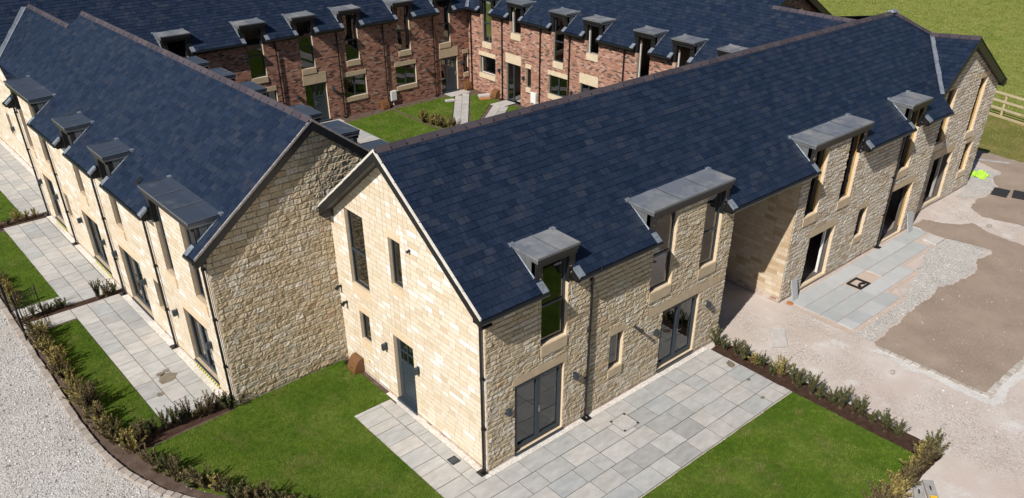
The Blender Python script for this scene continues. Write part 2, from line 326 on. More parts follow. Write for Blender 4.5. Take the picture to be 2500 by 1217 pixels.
# ------------------------------------------------------------------ walls
def make_segs(top, ops):
    segs = []
    us = sorted({u for o in ops for u in o[:2]})
    for (a, za), (b, zb) in zip(top, top[1:]):
        if b-a < 1e-6: continue
        cuts = [a] + [u for u in us if a+1e-6 < u < b-1e-6] + [b]
        for p, q in zip(cuts, cuts[1:]):
            f = lambda u: za+(zb-za)*(u-a)/(b-a)
            segs.append((p, q, f(p), f(q)))
    return segs
def free(z0, z1, ops):
    r = [(z0, z1)]
    for o in ops:
        n = []
        for a, b in r:
            if o[3] <= a or o[2] >= b: n.append((a, b)); continue
            if o[2] > a: n.append((a, o[2]))
            if o[3] < b: n.append((o[3], b))
        r = n
    return r
def cells(mb, fr, top, ops, z0, h, lens, gap, rock, mi, bond=None, dface=.0, amp=1.0):
    """lay stones / bricks in courses round the openings; every stone is a loose piece"""
    segs = make_segs(top, ops); zmax = max(max(s[2], s[3]) for s in segs); k = 0
    zl = z0
    while zl < zmax-.02:
        zh = min(zl+h, zmax); runs = []
        for a, b, za, zb in segs:
            if max(za, zb) <= zl+.02: continue
            a2, b2 = a, b
            if min(za, zb) < zl+.02 and abs(zb-za) > 1e-6:
                uc = a+(zl+.02-za)/(zb-za)*(b-a)
                if za < zl+.02: a2 = uc
                else: b2 = uc
            hi = min(zh, max(za, zb))
            fz = free(zl, hi, [o for o in ops if o[0] < (a+b)/2 < o[1]])
            fz = tuple((round(x, 3), round(y, 3)) for x, y in fz if y-x > .025)
            flat = abs(zb-za) < 1e-6
            if runs and abs(runs[-1][1]-a2) < 1e-4 and runs[-1][2] == fz and runs[-1][5] and flat and abs(runs[-1][3]-za) < .35:
                runs[-1][1] = b2
            else: runs.append([a2, b2, fz, za, (a, b, za, zb), flat])
        for a, b, fz, _, (sa, sb, sza, szb), flat in runs:
            tf = (lambda u: sza) if flat else (lambda u: sza+(szb-sza)*(u-sa)/(sb-sa))
            for x, y in fz:
                js = [a]
                if bond:
                    u = math.floor((a)/bond)*bond + (bond/2 if k % 2 else 0) - bond
                    while u < b-.03:
                        if u > a+.03: js.append(u)
                        u += bond
                else:
                    u = a + random.uniform(.35, 1)*random.uniform(*lens)
                    while u < b-lens[0]*.55:
                        js.append(u); u += random.uniform(*lens)
                js.append(b)
                for p, q in zip(js, js[1:]):
                    gz = gap*(1.35 if rock else 1); p2, q2, x2, y2 = p+gap*.4, q-gap*.4, x+gz/2, y-gz/2
                    if q2-p2 < .015 or y2-x2 < .012: continue
                    T = lambda u, z: min(z, max(tf(u)-.01, x2)) if not flat else z
                    if not rock:
                        mb.poly([fr.pt(p2, x2, dface), fr.pt(q2, x2, dface), fr.pt(q2, T(q2, y2), dface), fr.pt(p2, T(p2, y2), dface)], mi)
                    else:
                        w_ = q2-p2; hh = y2-x2
                        nx = max(3, int(w_/.05)); ss = [0, min(.007/w_, .2)] + [i/nx + random.uniform(-.25, .25)/nx for i in range(1, nx)] + [1-min(.007/w_, .2), 1]
                        tt = [0, min(.008/hh, .25), .36+random.uniform(-.08, .08), .66+random.uniform(-.08, .08), 1-min(.008/hh, .25), 1]
                        base = random.uniform(.017, .028)*amp; tx = random.uniform(-.009, .009)*amp; tz = random.uniform(-.008, .010)*amp
                        ph = random.uniform(0, 99); rows = []
                        for j, t in enumerate(tt):
                            row = []
                            for i, s in enumerate(ss):
                                uu = p2+s*w_; zz = x2+t*hh
                                if i in (0, len(ss)-1) or j in (0, len(tt)-1): d = -.012
                                else:
                                    ed = .95 if (i in (1, len(ss)-2) or j == len(tt)-2) else (.96 if j == 1 else 1.0)
                                    nn = mnoise.noise((uu*9+ph, zz*6, ph))*.014 + random.uniform(-.011, .011)
                                    d = max(.004, (base + tx*(s-.5)*2 + tz*(t-.5)*2 + nn*amp)*ed + dface)
                                row.append(fr.pt(uu, T(uu, zz), d))
                            rows.append(row)
                        mb.grid(rows, mi)
        zl += h; k += 1
def wall(parent, name, fr, top, ops, outer, mortar='mortar', inner='plaster', jamb='jamb', z0=0.0, t=.3, h=.15, lens=(.22, .48), gap=.009, rock=False, bond=None, cellz0=None, ends=False, amp=1.0, blocks=()):
    mb = MB(); P = fr.pt; d0 = -.006
    for a, b, za, zb in make_segs(top, ops):
        o_ = sorted([o for o in ops if o[0] < (a+b)/2 < o[1]], key=lambda o: o[2])
        zs = [z0]
        for o in o_: zs += [o[2], o[3]]
        zs.append(None)
        for lo, hi in zip(zs[::2], zs[1::2]):
            ha, hb = (za, zb) if hi is None else (hi, hi)
            if ha-lo < 1e-4 and hb-lo < 1e-4: continue
            mb.poly([P(a, lo, d0), P(b, lo, d0), P(b, hb, d0), P(a, ha, d0)], 0)
            mb.poly([P(b, lo, -t), P(a, lo, -t), P(a, ha, -t), P(b, hb, -t)], 1)
        mb.poly([P(a, za, d0), P(b, zb, d0), P(b, zb, -t), P(a, za, -t)], 1)
    if ends:
        for u, z in ((top[-1][0], top[-1][1]),):
            mb.poly([P(u, z0, d0), P(u, z, d0), P(u, z, -t), P(u, z0, -t)], 2)
    dj = .012 if rock else .0
    for u0, u1, a, b in [o[:4] for o in ops]:
        for e0, e1, mi in ((dj, -.10, 2), (-.10, -t, 1)):
            mb.poly([P(u0, a, e0), P(u0, b, e0), P(u0, b, e1), P(u0, a, e1)], mi); mb.poly([P(u1, a, e0), P(u1, a, e1), P(u1, b, e1), P(u1, b, e0)], mi)
            mb.poly([P(u0, a, e0), P(u0, a, e1), P(u1, a, e1), P(u1, a, e0)], mi); mb.poly([P(u0, b, e0), P(u1, b, e0), P(u1, b, e1), P(u0, b, e1)], mi)
    cells(mb, fr, top, list(ops)+list(blocks), z0 if cellz0 is None else cellz0, h, lens, gap, rock, 3, bond, 0.0, amp)
    return mb.build(name, [mortar, inner, jamb, outer], parent)
def slab(parent, name, fr, u0, u1, z0, z1, d0, d1, mat, bevel=.006):
    mb = MB(); mb.fbox(fr, u0, u1, z0, z1, d0, d1); return mb.build(name, mat, parent, bevel=bevel)

# ------------------------------------------------------------------ windows and doors
def window(parent, fr, u0, u1, z0, z1, us=(), zs=(), rev=.09, fw_=.055, name='window', frame='anth', bead=True):
    mb = MB(); d0, d1 = -rev-.07, -rev
    mb.fbox(fr, u0, u0+fw_, z0, z1, d0, d1); mb.fbox(fr, u1-fw_, u1, z0, z1, d0, d1)
    mb.fbox(fr, u0+fw_, u1-fw_, z0, z0+fw_, d0, d1); mb.fbox(fr, u0+fw_, u1-fw_, z1-fw_, z1, d0, d1)
    cols = [u0+fw_] + [x for u in us for x in (u-fw_*.8, u+fw_*.8)] + [u1-fw_]
    rows = [z0+fw_] + [x for z in zs for x in (z-fw_*.6, z+fw_*.6)] + [z1-fw_]
    for u in us: mb.fbox(fr, u-fw_*.8, u+fw_*.8, z0+fw_, z1-fw_, d0, d1+.004)
    for a, b in zip(cols[::2], cols[1::2]):
        for z in zs: mb.fbox(fr, a, b, z-fw_*.6, z+fw_*.6, d0, d1+.002)
    o = mb.build(name, frame, parent, bevel=.004)
    g = MB()
    for a, b in zip(cols[::2], cols[1::2]):
        for c, d in zip(rows[::2], rows[1::2]):
            t = random.uniform(-.004, .004); t2 = random.uniform(-.003, .003)
            g.poly([fr.pt(a, c, -rev-.03+t), fr.pt(b, c, -rev-.03-t), fr.pt(b, d, -rev-.03+t2), fr.pt(a, d, -rev-.03+t2)])
    g.build('pane', 'glass', o)
    return o
def sill(parent, fr, u0, u1, z0, z1, mat='dress', d1=.045):
    return slab(parent, 'sill', fr, u0-.01, u1+.01, z0, z1-.004, -.12, d1, mat)
def lintel(parent, fr, u0, u1, z0, z1, mat='dress', d1=.02):
    return slab(parent, 'lintel', fr, u0, u1, z0+.004, z1, -.12, d1, mat)
def french(parent, fr, u0, u1, z0, z1, rev=.06):
    f = .06; mb = MB(); d0, d1 = -rev-.08, -rev; c = (u0+u1)/2
    mb.fbox(fr, u0, u0+f, z0, z1, d0, d1); mb.fbox(fr, u1-f, u1, z0, z1, d0, d1)
    mb.fbox(fr, u0+f, u1-f, z1-f, z1, d0, d1); mb.fbox(fr, u0+f, u1-f, z0, z0+.05, d0, d1)
    mb.fbox(fr, u0-.02, u1+.02, z0-.06, z0-.002, -rev-.1, .05)
    o = mb.build('french_door', 'anth', parent, bevel=.005)
    for a, b, hs in ((u0+f+.004, c-.002, 1), (c+.002, u1-f-.004, -1)):
        q = MB(); lf = .075; e0, e1 = d0+.01, d1+.012; za, zb = z0+.055, z1-f-.005
        q.fbox(fr, a, a+lf, za, zb, e0, e1); q.fbox(fr, b-lf, b, za, zb, e0, e1)
        q.fbox(fr, a+lf, b-lf, za, za+.12, e0, e1); q.fbox(fr, a+lf, b-lf, zb-lf, zb, e0, e1)
        q.build('door_leaf', 'anth', o, bevel=.004)
        g = MB(); t = random.uniform(-.005, .005)
        g.poly([fr.pt(a+lf, za+.12, -rev-.03+t), fr.pt(b-lf, za+.12, -rev-.03-t), fr.pt(b-lf, zb-lf, -rev-.03), fr.pt(a+lf, zb-lf, -rev-.03)])
        g.build('pane', 'glass', o)
    hd = MB(); hd.fbox(fr, c+.02, c+.055, z0+.93, z0+1.15, d1+.012, d1+.02); hd.tube([fr.pt(c+.037, z0+1.08, d1+.02), fr.pt(c+.037, z0+1.08, d1+.06), fr.pt(c+.15, z0+1.08, d1+.06)], .009, 6)
    hd.build('handle', 'steel', o)
    return o
def panel_door(parent, fr, u0, u1, z0, z1, rev=.12, side=None, hinge=1):
    """boarded door with a four-light top; side = width of a glazed panel beside it"""
    mb = MB(); f = .06; d0, d1 = -rev-.07, -rev
    mb.fbox(fr, u0, u0+f, z0, z1, d0, d1); mb.fbox(fr, u1-f, u1, z0, z1, d0, d1); mb.fbox(fr, u0+f, u1-f, z1-f, z1, d0, d1)
    mb.fbox(fr, u0-.01, u1+.01, z0-.05, z0+.03, -rev-.08, .05)
    a, b = u0+f+.004, u1-f-.004
    if side:
        s0, s1 = (a, a+side) if side > 0 else (b+side, b)
        a, b = (s1+f, b) if side > 0 else (a, s0-f)
        mb.fbox(fr, min(s1, b) if side > 0 else s0-f, s1+f if side > 0 else s0, z0+.03, z1-f, d0, d1)
        mb.fbox(fr, s0, s1, z0+.03, z0+.2, d0, d1)
    o = mb.build('front_door', 'anth', parent, bevel=.004)
    if side:
        g = MB(); g.poly([fr.pt(s0, z0+.2, -rev-.03), fr.pt(s1, z0+.2, -rev-.03), fr.pt(s1, z1-f, -rev-.03), fr.pt(s0, z1-f, -rev-.03)]); g.build('pane', 'glass', o)
    lf = MB(); e1 = d1+.006; gz0, gz1 = z0+1.42, z1-f-.11; za, zb = z0+.035, z1-f-.005
    lf.fbox(fr, a, a+.1, za, zb, d0, e1); lf.fbox(fr, b-.1, b, za, zb, d0, e1); lf.fbox(fr, a+.1, b-.1, gz1, zb, d0, e1)
    lf.fbox(fr, a+.1, b-.1, gz0-.1, gz0, d0, e1); lf.fbox(fr, a+.1, b-.1, za, za+.16, d0, e1)
    n = 6; w_ = (b-a-.2)/n
    for i in range(n): lf.fbox(fr, a+.1+i*w_+.004, a+.1+(i+1)*w_-.004, za+.16, gz0-.1, d0+.01, e1-.014)
    lf.fbox(fr, a+.1, b-.1, za+.16, gz0-.1, d0, d0+.01)
    cu, cz = (a+b)/2, (gz0+gz1)/2
    lf.fbox(fr, cu-.018, cu+.018, gz0, gz1, d0+.01, e1-.004); lf.fbox(fr, a+.1, cu-.018, cz-.018, cz+.018, d0+.01, e1-.006); lf.fbox(fr, cu+.018, b-.1, cz-.018, cz+.018, d0+.01, e1-.006)
    lf.build('door_leaf', 'anth', o, bevel=.004)
    g = MB(); g.poly([fr.pt(a+.1, gz0, -rev-.03), fr.pt(b-.1, gz0, -rev-.03), fr.pt(b-.1, gz1, -rev-.03), fr.pt(a+.1, gz1, -rev-.03)]); g.build('pane', 'glass', o)
    hu = a+.05 if hinge > 0 else b-.05
    hd = MB(); hd.fbox(fr, hu-.015, hu+.015, z0+.92, z0+1.16, e1, e1+.012); hd.tube([fr.pt(hu, z0+1.08, e1+.01), fr.pt(hu, z0+1.08, e1+.05), fr.pt(hu+.11*hinge, z0+1.08, e1+.05)], .009, 6); hd.build('handle', 'steel', o)
    return o
def wall_lamp(parent, fr, u, z):
    mb = MB(); mb.fbox(fr, u-.055, u+.055, z-.11, z+.11, .0, .025); mb.fbox(fr, u-.05, u+.05, z-.10, z+.09, .04, .16); mb.fbox(fr, u-.02, u+.02, z-.03, z+.03, .02, .05)
    return mb.build('wall_lamp', 'anth', parent, bevel=.005)
def floodlight(parent, fr, u, z):
    mb = MB(); mb.tube([fr.pt(u, z, .0), fr.pt(u, z, .06)], .045, 10); mb.tube([fr.pt(u, z, .05), fr.pt(u, z-.02, .1)], .02, 8)
    mb.tube([fr.pt(u, z+.03, .08), fr.pt(u-.02, z-.06, .2)], [.045, .06], 10)
    return mb.build('floodlight', 'gloss', parent)
def downpipe(parent, fr, u, ztop, oe, shoe=True, r=.036):
    mb = MB(); d = .075
    if oe is not None:
        mb.tube([fr.pt(u, ztop+.16, oe+.05), fr.pt(u, ztop+.07, oe+.05), fr.pt(u, ztop-.02, oe*.6), fr.pt(u, ztop-.1, d), fr.pt(u, ztop-.2, d)], r, 10)
    mb.tube([fr.pt(u, ztop-.15, d), fr.pt(u, .12, d)], r, 10)
    z = ztop-.28
    while z > .3:
        mb.tube([fr.pt(u, z, d), fr.pt(u, z-.07, d)], r+.011, 10); mb.fbox(fr, u-.065, u+.065, z-.055, z-.015, .0, d-.01); z -= 1.55
    mb.tube([fr.pt(u, .14, d), fr.pt(u, .07, d+.01), fr.pt(u, .03, d+.08)], r+.006, 10)
    mb.fbox(fr, u-.12, u+.12, .0, .035, .02, .24)
    return mb.build('downpipe', 'gloss', parent)

# ------------------------------------------------------------------ roofs
def roof(parent, name, O, U, V, lo, hi, vmax, cuts=(), e=.196, w_=.305, mat='slate', v_start=0.0):
    O, U, V = Vector(O), Vector(U).normalized(), Vector(V).normalized(); Nn = U.cross(V)
    if Nn.z < 0: Nn = -Nn
    mb = MB(); P = lambda u, v, h: O+U*u+V*v+Nn*h
    lov, lou = zip(*lo); hiv, hiu = zip(*hi)
    fl = lambda v: float(np.interp(v, lov, lou)); fh = lambda v: float(np.interp(v, hiv, hiu))
    r = 0; v = v_start
    while v < vmax-.02:
        v1 = min(v+e, vmax); iv = [(fl(v), fh(v), fl(v1), fh(v1))]
        for cu0, cu1, cv in cuts:
            if v+.05 >= cv: continue
            n = []
            for a0, b0, a1, b1 in iv:
                if cu1 <= a0 or cu0 >= b0: n.append((a0, b0, a1, b1)); continue
                if cu0 > a0: n.append((a0, cu0, a1, cu0))
                if cu1 < b0: n.append((cu1, b0, cu1, b1))
            iv = n
        for a0, b0, a1, b1 in iv:
            if max(b0-a0, b1-a1) < .02: continue
            mb.poly([P(a0, v, -.012), P(b0, v, -.012), P(b1, v1+.001, -.012), P(a1, v1+.001, -.012)], 1)
            u = math.floor(min(a0, a1)/w_)*w_ + (w_/2 if r % 2 else 0) - w_
            js = []
            while u < max(b0, b1)+w_: js.append(u+random.uniform(-.012, .012)); u += w_
            for s, t in zip(js, js[1:]):
                s += .003; t -= .003
                p0, p1 = min(max(s, a0), b0), min(max(t, a0), b0); q0, q1 = min(max(s, a1), b1), min(max(t, a1), b1)
                if max(p1-p0, q1-q0) < .02: continue
                hb = random.uniform(.012, .022); ht = .002+random.uniform(-.001, .001); tw = random.uniform(-.004, .004); dv = random.uniform(-.004, .003)
                A, B, Cc, D = P(p0, v+dv-.012, hb+tw), P(p1, v+dv-.012, hb-tw), P(q1, v1+.012, ht), P(q0, v1+.012, ht)
                A2, B2, C2, D2 = P(p0, v+dv-.012, hb+tw-.009), P(p1, v+dv-.012, hb-tw-.009), P(q1, v1+.012, ht-.009), P(q0, v1+.012, ht-.009)
                n = len(mb.v); mb.v += [tuple(x) for x in (A, B, Cc, D, A2, B2, C2, D2)]
                for q in ((0, 1, 2, 3), (4, 5, 1, 0), (7, 4, 0, 3), (5, 6, 2, 1)): mb.f.append(tuple(n+i for i in q)); mb.m.append(0)
        v += e; r += 1
    if abs(U.y) > abs(U.x) and mat == 'slate': mat = 'slate_b'
    return mb.build(name, [mat, 'under'], parent)
def ridge(parent, P0, P1, DL, DR, l=.455, mat='ridge', wd=.15, name='ridge_tiles'):
    P0, P1, DL, DR = Vector(P0), Vector(P1), Vector(DL).normalized(), Vector(DR).normalized()
    T = (P1-P0); ln = T.length; T.normalize(); n = max(1, round(ln/l)); l = ln/n; up_ = Vector((0, 0, 1))
    mb = MB()
    for i in range(n):
        a, b = P0+T*(i*l+.006), P0+T*((i+1)*l-.006)
        k = random.uniform(-.004, .004)
        prof = [DL*wd+up_*.012, DL*wd+up_*(.035+k), DL*.045+up_*(.055+k), up_*(.072+k), DR*.045+up_*(.055+k), DR*wd+up_*(.035+k), DR*wd+up_*.012]
        mb.grid([[a+p for p in prof], [b+p for p in prof]], 0)
        mb.poly([a+p for p in prof][::-1], 0); mb.poly([b+p for p in prof], 0)
        for D in (DL, DR):
            c = P0+T*(i*l)+D*(wd*.75)+up_*.045
            mb.hexa([tuple(c+x*T*.018+y*D*.022+up_*z) for z in (0, .012) for x, y in ((-1, -1), (1, -1), (1, 1), (-1, 1))], 1)
    return mb.build(name, [mat, 'black'], parent)
def barge(parent, fr, pts, ov, cap='cap', dep=.30):
    mb = MB(); P = fr.pt
    for (a, za), (b, zb) in zip(pts, pts[1:]):
        mb.hexa([P(a, za-dep, ov), P(b, zb-dep, ov), P(b, zb-dep, ov-.035), P(a, za-dep, ov-.035), P(a, za-.02, ov), P(b, zb-.02, ov), P(b, zb-.02, ov-.035), P(a, za-.02, ov-.035)], 0)
        mb.hexa([P(a, za-dep+.015, ov-.036), P(b, zb-dep+.015, ov-.036), P(b, zb-dep+.015, -.02), P(a, za-dep+.015, -.02), P(a, za-dep+.04, ov-.036), P(b, zb-dep+.04, ov-.036), P(b, zb-dep+.04, -.02), P(a, za-dep+.04, -.02)], 0)
    o = mb.build('bargeboard', 'black', parent)
    if cap:
        c = MB()
        for (a, za), (b, zb) in zip(pts, pts[1:]):
            n = max(2, int(abs(b-a)/.16))
            for i in range(n):
                s, t = i/n, (i+1)/n; ua, ub = a+(b-a)*s, a+(b-a)*t; z1, z2 = za+(zb-za)*s, za+(zb-za)*t; j = random.uniform(-.006, .006)
                c.hexa([P(ua, z1-.045+j, ov+.012), P(ub, z2-.045+j, ov+.012), P(ub, z2-.045, ov-.03), P(ua, z1-.045, ov-.03), P(ua, z1+.022+j, ov+.012), P(ub, z2+.022+j, ov+.012), P(ub, z2+.026, ov-.03), P(ua, z1+.026, ov-.03)], 0)
        c.build('verge_mortar', cap, o)
    return o
def eave(parent, fr, u0, u1, ze, oe, tan, lead0=True, lead1=True, gut=True):
    """boxed eaves between two dormers: fascia, soffit, end boards, gutter, lead caps at the ends"""
    mb = MB(); P = fr.pt
    mb.fbox(fr, u0, u1, ze-.19, ze-.03, oe-.05, oe-.02)                    # fascia
    mb.fbox(fr, u0, u1, ze-.20, ze-.18, -.01, oe-.05)                     # soffit
    for u, s in ((u0, -1), (u1, 1)):
        mb.poly([P(u, ze-.2, .0), P(u, ze-.2, oe-.02), P(u, ze-.03, oe-.02), P(u, ze+tan*oe-.03, 0)])
    o = mb.build('eaves', 'black', parent)
    if gut:
        g = MB(); g.tube([P(u0-.03, ze-.075, oe+.03), P(u1+.03, ze-.075, oe+.03)], .062, 8); g.build('gutter', 'gloss', o)
    nrm = Vector((tan, 1)).normalized()
    for u, on in ((u0, lead0), (u1, lead1)):
        if not on: continue
        l = MB()
        s = 1 if u == u0 else -1
        ua, ub = u-s*.035, u+s*.17
        pr = []
        for k, off in ((-.035, .03), (.12, .03), (.27, .028)):
            dd = oe-k*math.cos(math.atan(tan)); zz = ze+k*math.sin(math.atan(tan)); pr.append((dd+nrm.x*off*.5, zz+nrm.y*off))
        l.grid([[P(ua, z-.07, d) for d, z in pr], [P(ua, z, d) for d, z in pr], [P(ub, z-.004, d) for d, z in pr]])
        d, z = pr[0]; l.poly([P(ua, z, d), P(ub, z-.004, d), P(ub, z-.04, d), P(ua, z-.06, d)])
        l.build('lead_flashing', 'lead', o)
    return o
def dormer(parent, fr, a, b, ra, rb, wins, tan, ze, oe, ztop=5.79, dmat='grpdust'):
    dep = (ztop-ze)/tan-oe; P = fr.pt; rz = lambda d: ze+tan*(oe-d)
    mb = MB(); zc = ztop-.11; ca_, cb_ = ra+.035, rb-.035
    for u, s in ((ca_, -1), (cb_, 1)):                                   # cheeks, dressed in sheet lead
        mb.poly([P(u, rz(.0)-.05, .0), P(u, zc, .0), P(u, zc, -dep-.1), P(u, rz(-dep)-.05, -dep)], 0)
        for k in (.4, .8): mb.tube([P(u+s*.004, rz(-dep*k), -dep*k), P(u+s*.004, zc, -dep*k)], .008, 5, 0)
    us = [ca_]
    for w_ in wins: us += [w_[0], w_[1]]
    us.append(cb_)
    for i, (p, q) in enumerate(zip(us[::2], us[1::2])):
        if i in (0, len(us)//2-1) and q-p > .01:
            mb.fbox(fr, p-(.006 if i else 0), q+(0 if i else .006), ze-.25, zc, -.125, .03, 1)                   # black jamb boards
    mb.fbox(fr, ca_+.002, cb_-.002, 5.50, ztop-.108, -.02, .09, 1)        # head board
    mb.fbox(fr, ra+.02, rb-.02, ztop-.17, ztop-.06, .0, .125, 1)           # fascia under the roof edge
    for u in (ra+.015, rb-.015):
        mb.poly([P(u, ztop-.16, .125), P(u, ztop-.03, .125), P(u, ztop-.03, -dep-.12), P(u, ztop-.16, -dep-.12)], 0)  # fascia sides greyer than the front: sunlight put into the colour
    o = mb.build('dormer', ['cheek', 'black'], parent)
    r = MB(); nx = max(2, int((rb-ra)/.4)); rows = []
    for j in range(4):
        d = .14-(dep+.19)*j/3
        rows.append([P(ra+(rb-ra)*i/nx, ztop + (.0 if j < 3 else .028)+random.uniform(-.004, .004)*(0 < i < nx), d) for i in range(nx+1)])
    r.grid(rows)
    r.poly([P(ra, ztop, .14), P(rb, ztop, .14), P(rb, ztop-.06, .14), P(ra, ztop-.06, .14)])
    for u in (ra, rb): r.poly([P(u, ztop, .14), P(u, ztop-.06, .14), P(u, ztop-.06, -dep-.05), P(u, ztop+.028, -dep-.05)])
    r.poly([P(ra, ztop-.06, .14), P(rb, ztop-.06, .14), P(rb, ztop-.06, -dep), P(ra, ztop-.06, -dep)])
    rr = r.build('dormer_roof', dmat, o)
    for u, s in ((ca_, -1), (cb_, 1)):                                   # lead soakers where cheek meets slates
        f = MB(); f.grid([[P(u+s*.014, rz(-dep*t)+.075-.05*t, -dep*t), P(u+s*.018, rz(-dep*t)+.03, -dep*t), P(u+s*.035, rz(-dep*t)+.03, -dep*t)] for t in (0, .25, .5, .75, 1)]); f.build('lead_flashing', 'lead', o)
    for u, s in ((ra, -1), (rb, 1)):                                     # dressed lead tags at the back corners
        f = MB(); f.hexa([P(u+s*x, ztop+z, -dep+y) for z in (-.02, .045) for x, y in ((-.10, .07), (.05, .07), (.05, -.10), (-.10, -.10))]); f.build('lead_flashing', 'lead', o)
    e = MB(); e.fbox(fr, ra-.004, rb+.004, ztop-.03, ztop+.006, .135, .148)
    for u in (ra, rb):
        e.poly([P(u-.008, ztop+.007, .14), P(u+.008, ztop+.007, .14), P(u+.008, ztop+.034, -dep-.04), P(u-.008, ztop+.034, -dep-.04)])
        q = P(u, 0, 0)
    for k in range(1, max(2, round((rb-ra)/1.1))):
        u = ra+(rb-ra)*k/max(2, round((rb-ra)/1.1)); e.poly([P(u-.012, ztop+.008, .135), P(u+.012, ztop+.008, .135), P(u+.012, ztop+.034, -dep), P(u-.012, ztop+.034, -dep)])
    e.build('edge_trim', 'cheek', o)
    return o
def dormer_windows(parent, fr, wins, glazed=True, dmat='dress', sh=.33, ins=False, us=(), rev=.085):
    for u0, u1, z0 in wins:
        if glazed: window(parent, fr, u0, u1, z0, 5.5, us=us, zs=(z0+1.08,), rev=rev)
        else: bare(parent, fr, u0, u1, z0, 5.5, ins)
        sill(parent, fr, u0, u1, z0-sh, z0, dmat)
def bare(parent, fr, u0, u1, z0, z1, ins=True):
    """opening without its window yet: yellow insulation shows in the jambs"""
    if ins:
        mb = MB(); mb.fbox(fr, u1-.022, u1-.002, z0+.01, z1-.02, -.15, -.105)
        z = z0+.45
        mb.build('cavity_insulation', 'yellow', parent)
def frame_top(parts, dmr, z_e=5.12, z_d=5.62):
    """wall-top outline: raised at every dormer"""
    pts = [(parts[0], z_e)]
    for a, b in dmr: pts += [(a, z_e), (a, z_d), (b, z_d), (b, z_e)]
    pts.append((parts[1], z_e))
    return [p for i, p in enumerate(pts) if i == 0 or p != pts[i-1]]

# ================================================================== RIGHT-HAND STONE RANGE (B) with its cross gable
TB, ZEB, OEB = .725, 4.955, .308
cB = math.cos(math.atan(TB))
B = empty('stone_terrace', (0, 0, 0))
tag(B, 'stone terrace on the right with rock-faced front, big slate roof and open carriage passage', 'terrace', 'terraces round the courtyard')
fB = Fr((0, 0), (1, 0), (0, -1)); gB = Fr((0, 0), (0, 1), (-1, 0)); fC = Fr((0, .47), (1, 0), (0, -1))
XE1, XP, XE2 = 9.645, 13.265, 23.1
D1, D2, D3, D4 = (1.70, 2.80), (5.83, 9.07), (13.62, 16.93), (20.08, 21.28)
W1, W2 = [(1.80, 2.70, 3.16)], [(5.95, 6.88, 3.14), (8.15, 8.98, 3.14)]
W3, W4 = [(13.80, 14.62, 3.1), (15.98, 16.78, 3.1)], [(20.22, 21.12, 3.1)]
ow = lambda ws: [(a, b, z, 5.5) for a, b, z in ws]
o1 = ow(W1)+ow(W2)+[(.93, 2.66, .1, 2.32), (6.65, 8.38, .17, 2.27), (4.42, 4.98, 1.2, 2.34)]
o2 = ow(W3)+ow(W4)+[(14.53, 16.18, .17, 2.13), (17.83, 18.45, 1.06, 2.23), (20.25, 22.0, .05, 2.27)]
KB = dict(gap=.012, amp=.95, outer='rock', h=.146, lens=(.20, .46), rock=True, cellz0=.075)
sb = lambda ws: [(a-.01, b+.01, z-.33, z) for a, b, z in ws]
wall(B, 'front_wall', fB, frame_top((0, XE1), (D1, D2)), o1, blocks=sb(W1)+sb(W2)+[(.86, 2.78, 2.32, 2.58), (5.97, 9.2, 2.27, 2.60), (4.36, 5.04, 2.34, 2.60), (4.41, 4.99, .93, 1.2)], **KB)
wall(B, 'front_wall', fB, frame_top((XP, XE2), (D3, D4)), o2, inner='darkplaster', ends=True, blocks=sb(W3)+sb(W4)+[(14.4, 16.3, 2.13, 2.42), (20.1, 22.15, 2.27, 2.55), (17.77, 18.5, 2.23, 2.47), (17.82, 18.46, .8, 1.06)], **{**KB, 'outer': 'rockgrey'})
wall(B, 'gable_wall', gB, [(0, 5.08), (3.672, 7.74), (6.95, 5.28)], [(3.15, 4.12, .03, 2.28), (5.15, 6.1, 3.1, 5.47), (3.38, 3.93, 3.97, 5.37), (5.36, 5.9, 1.27, 2.25)], 'ashlar', h=.158, lens=(.22, .52), gap=.011, cellz0=.075)
pa = Fr((XE1, 0), (0, 1), (1, 0)); pb = Fr((XP, 0), (0, 1), (-1, 0))
for f_ in (pa, pb): wall(B, 'passage_wall', f_, [(.02, 4.86), (6.95, 4.86)], [], 'ashlarshade', h=.158, lens=(.22, .52), cellz0=.22)
mb = MB(); mb.box(XE1-.3, XP+.3, -.28, 6.95, 4.74, 4.8); mb.build('passage_ceiling', 'black', B)
mb = MB(); mb.box(XE1+.01, XP-.01, 6.55, 6.62, .0, 4.73); mb.build('passage_light_stop', 'black', B)  # unseen panel, added to cut the light coming through from the rear
fBb = Fr((0, 6.95), (1, 0), (0, 1))
for a, b in ((.02, XE1), (XP, 29.4)): wall(B, 'rear_wall', fBb, [(a, 5.2), (b, 5.2)], [], 'ashlarshade', h=.3, lens=(.5, .9))
oC = [(24.3, 25.1, 3.1, 5.35), (24.75, 26.5, .22, 2.35), (27.75, 28.5, 1.0, 2.36), (27.3, 28.0, 2.95, 5.32)]
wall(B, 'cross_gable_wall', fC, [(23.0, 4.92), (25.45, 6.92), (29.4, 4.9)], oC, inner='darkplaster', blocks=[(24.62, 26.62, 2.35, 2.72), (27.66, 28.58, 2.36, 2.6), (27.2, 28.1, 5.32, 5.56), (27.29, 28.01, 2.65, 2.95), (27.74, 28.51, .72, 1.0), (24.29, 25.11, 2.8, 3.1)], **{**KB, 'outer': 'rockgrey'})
fCr = Fr((29.4, 0), (0, 1), (1, 0)); wall(B, 'rear_wall', fCr, [(.51, 5.0), (6.95, 5.0)], [], 'ashlarshade', h=.3, lens=(.5, .9))
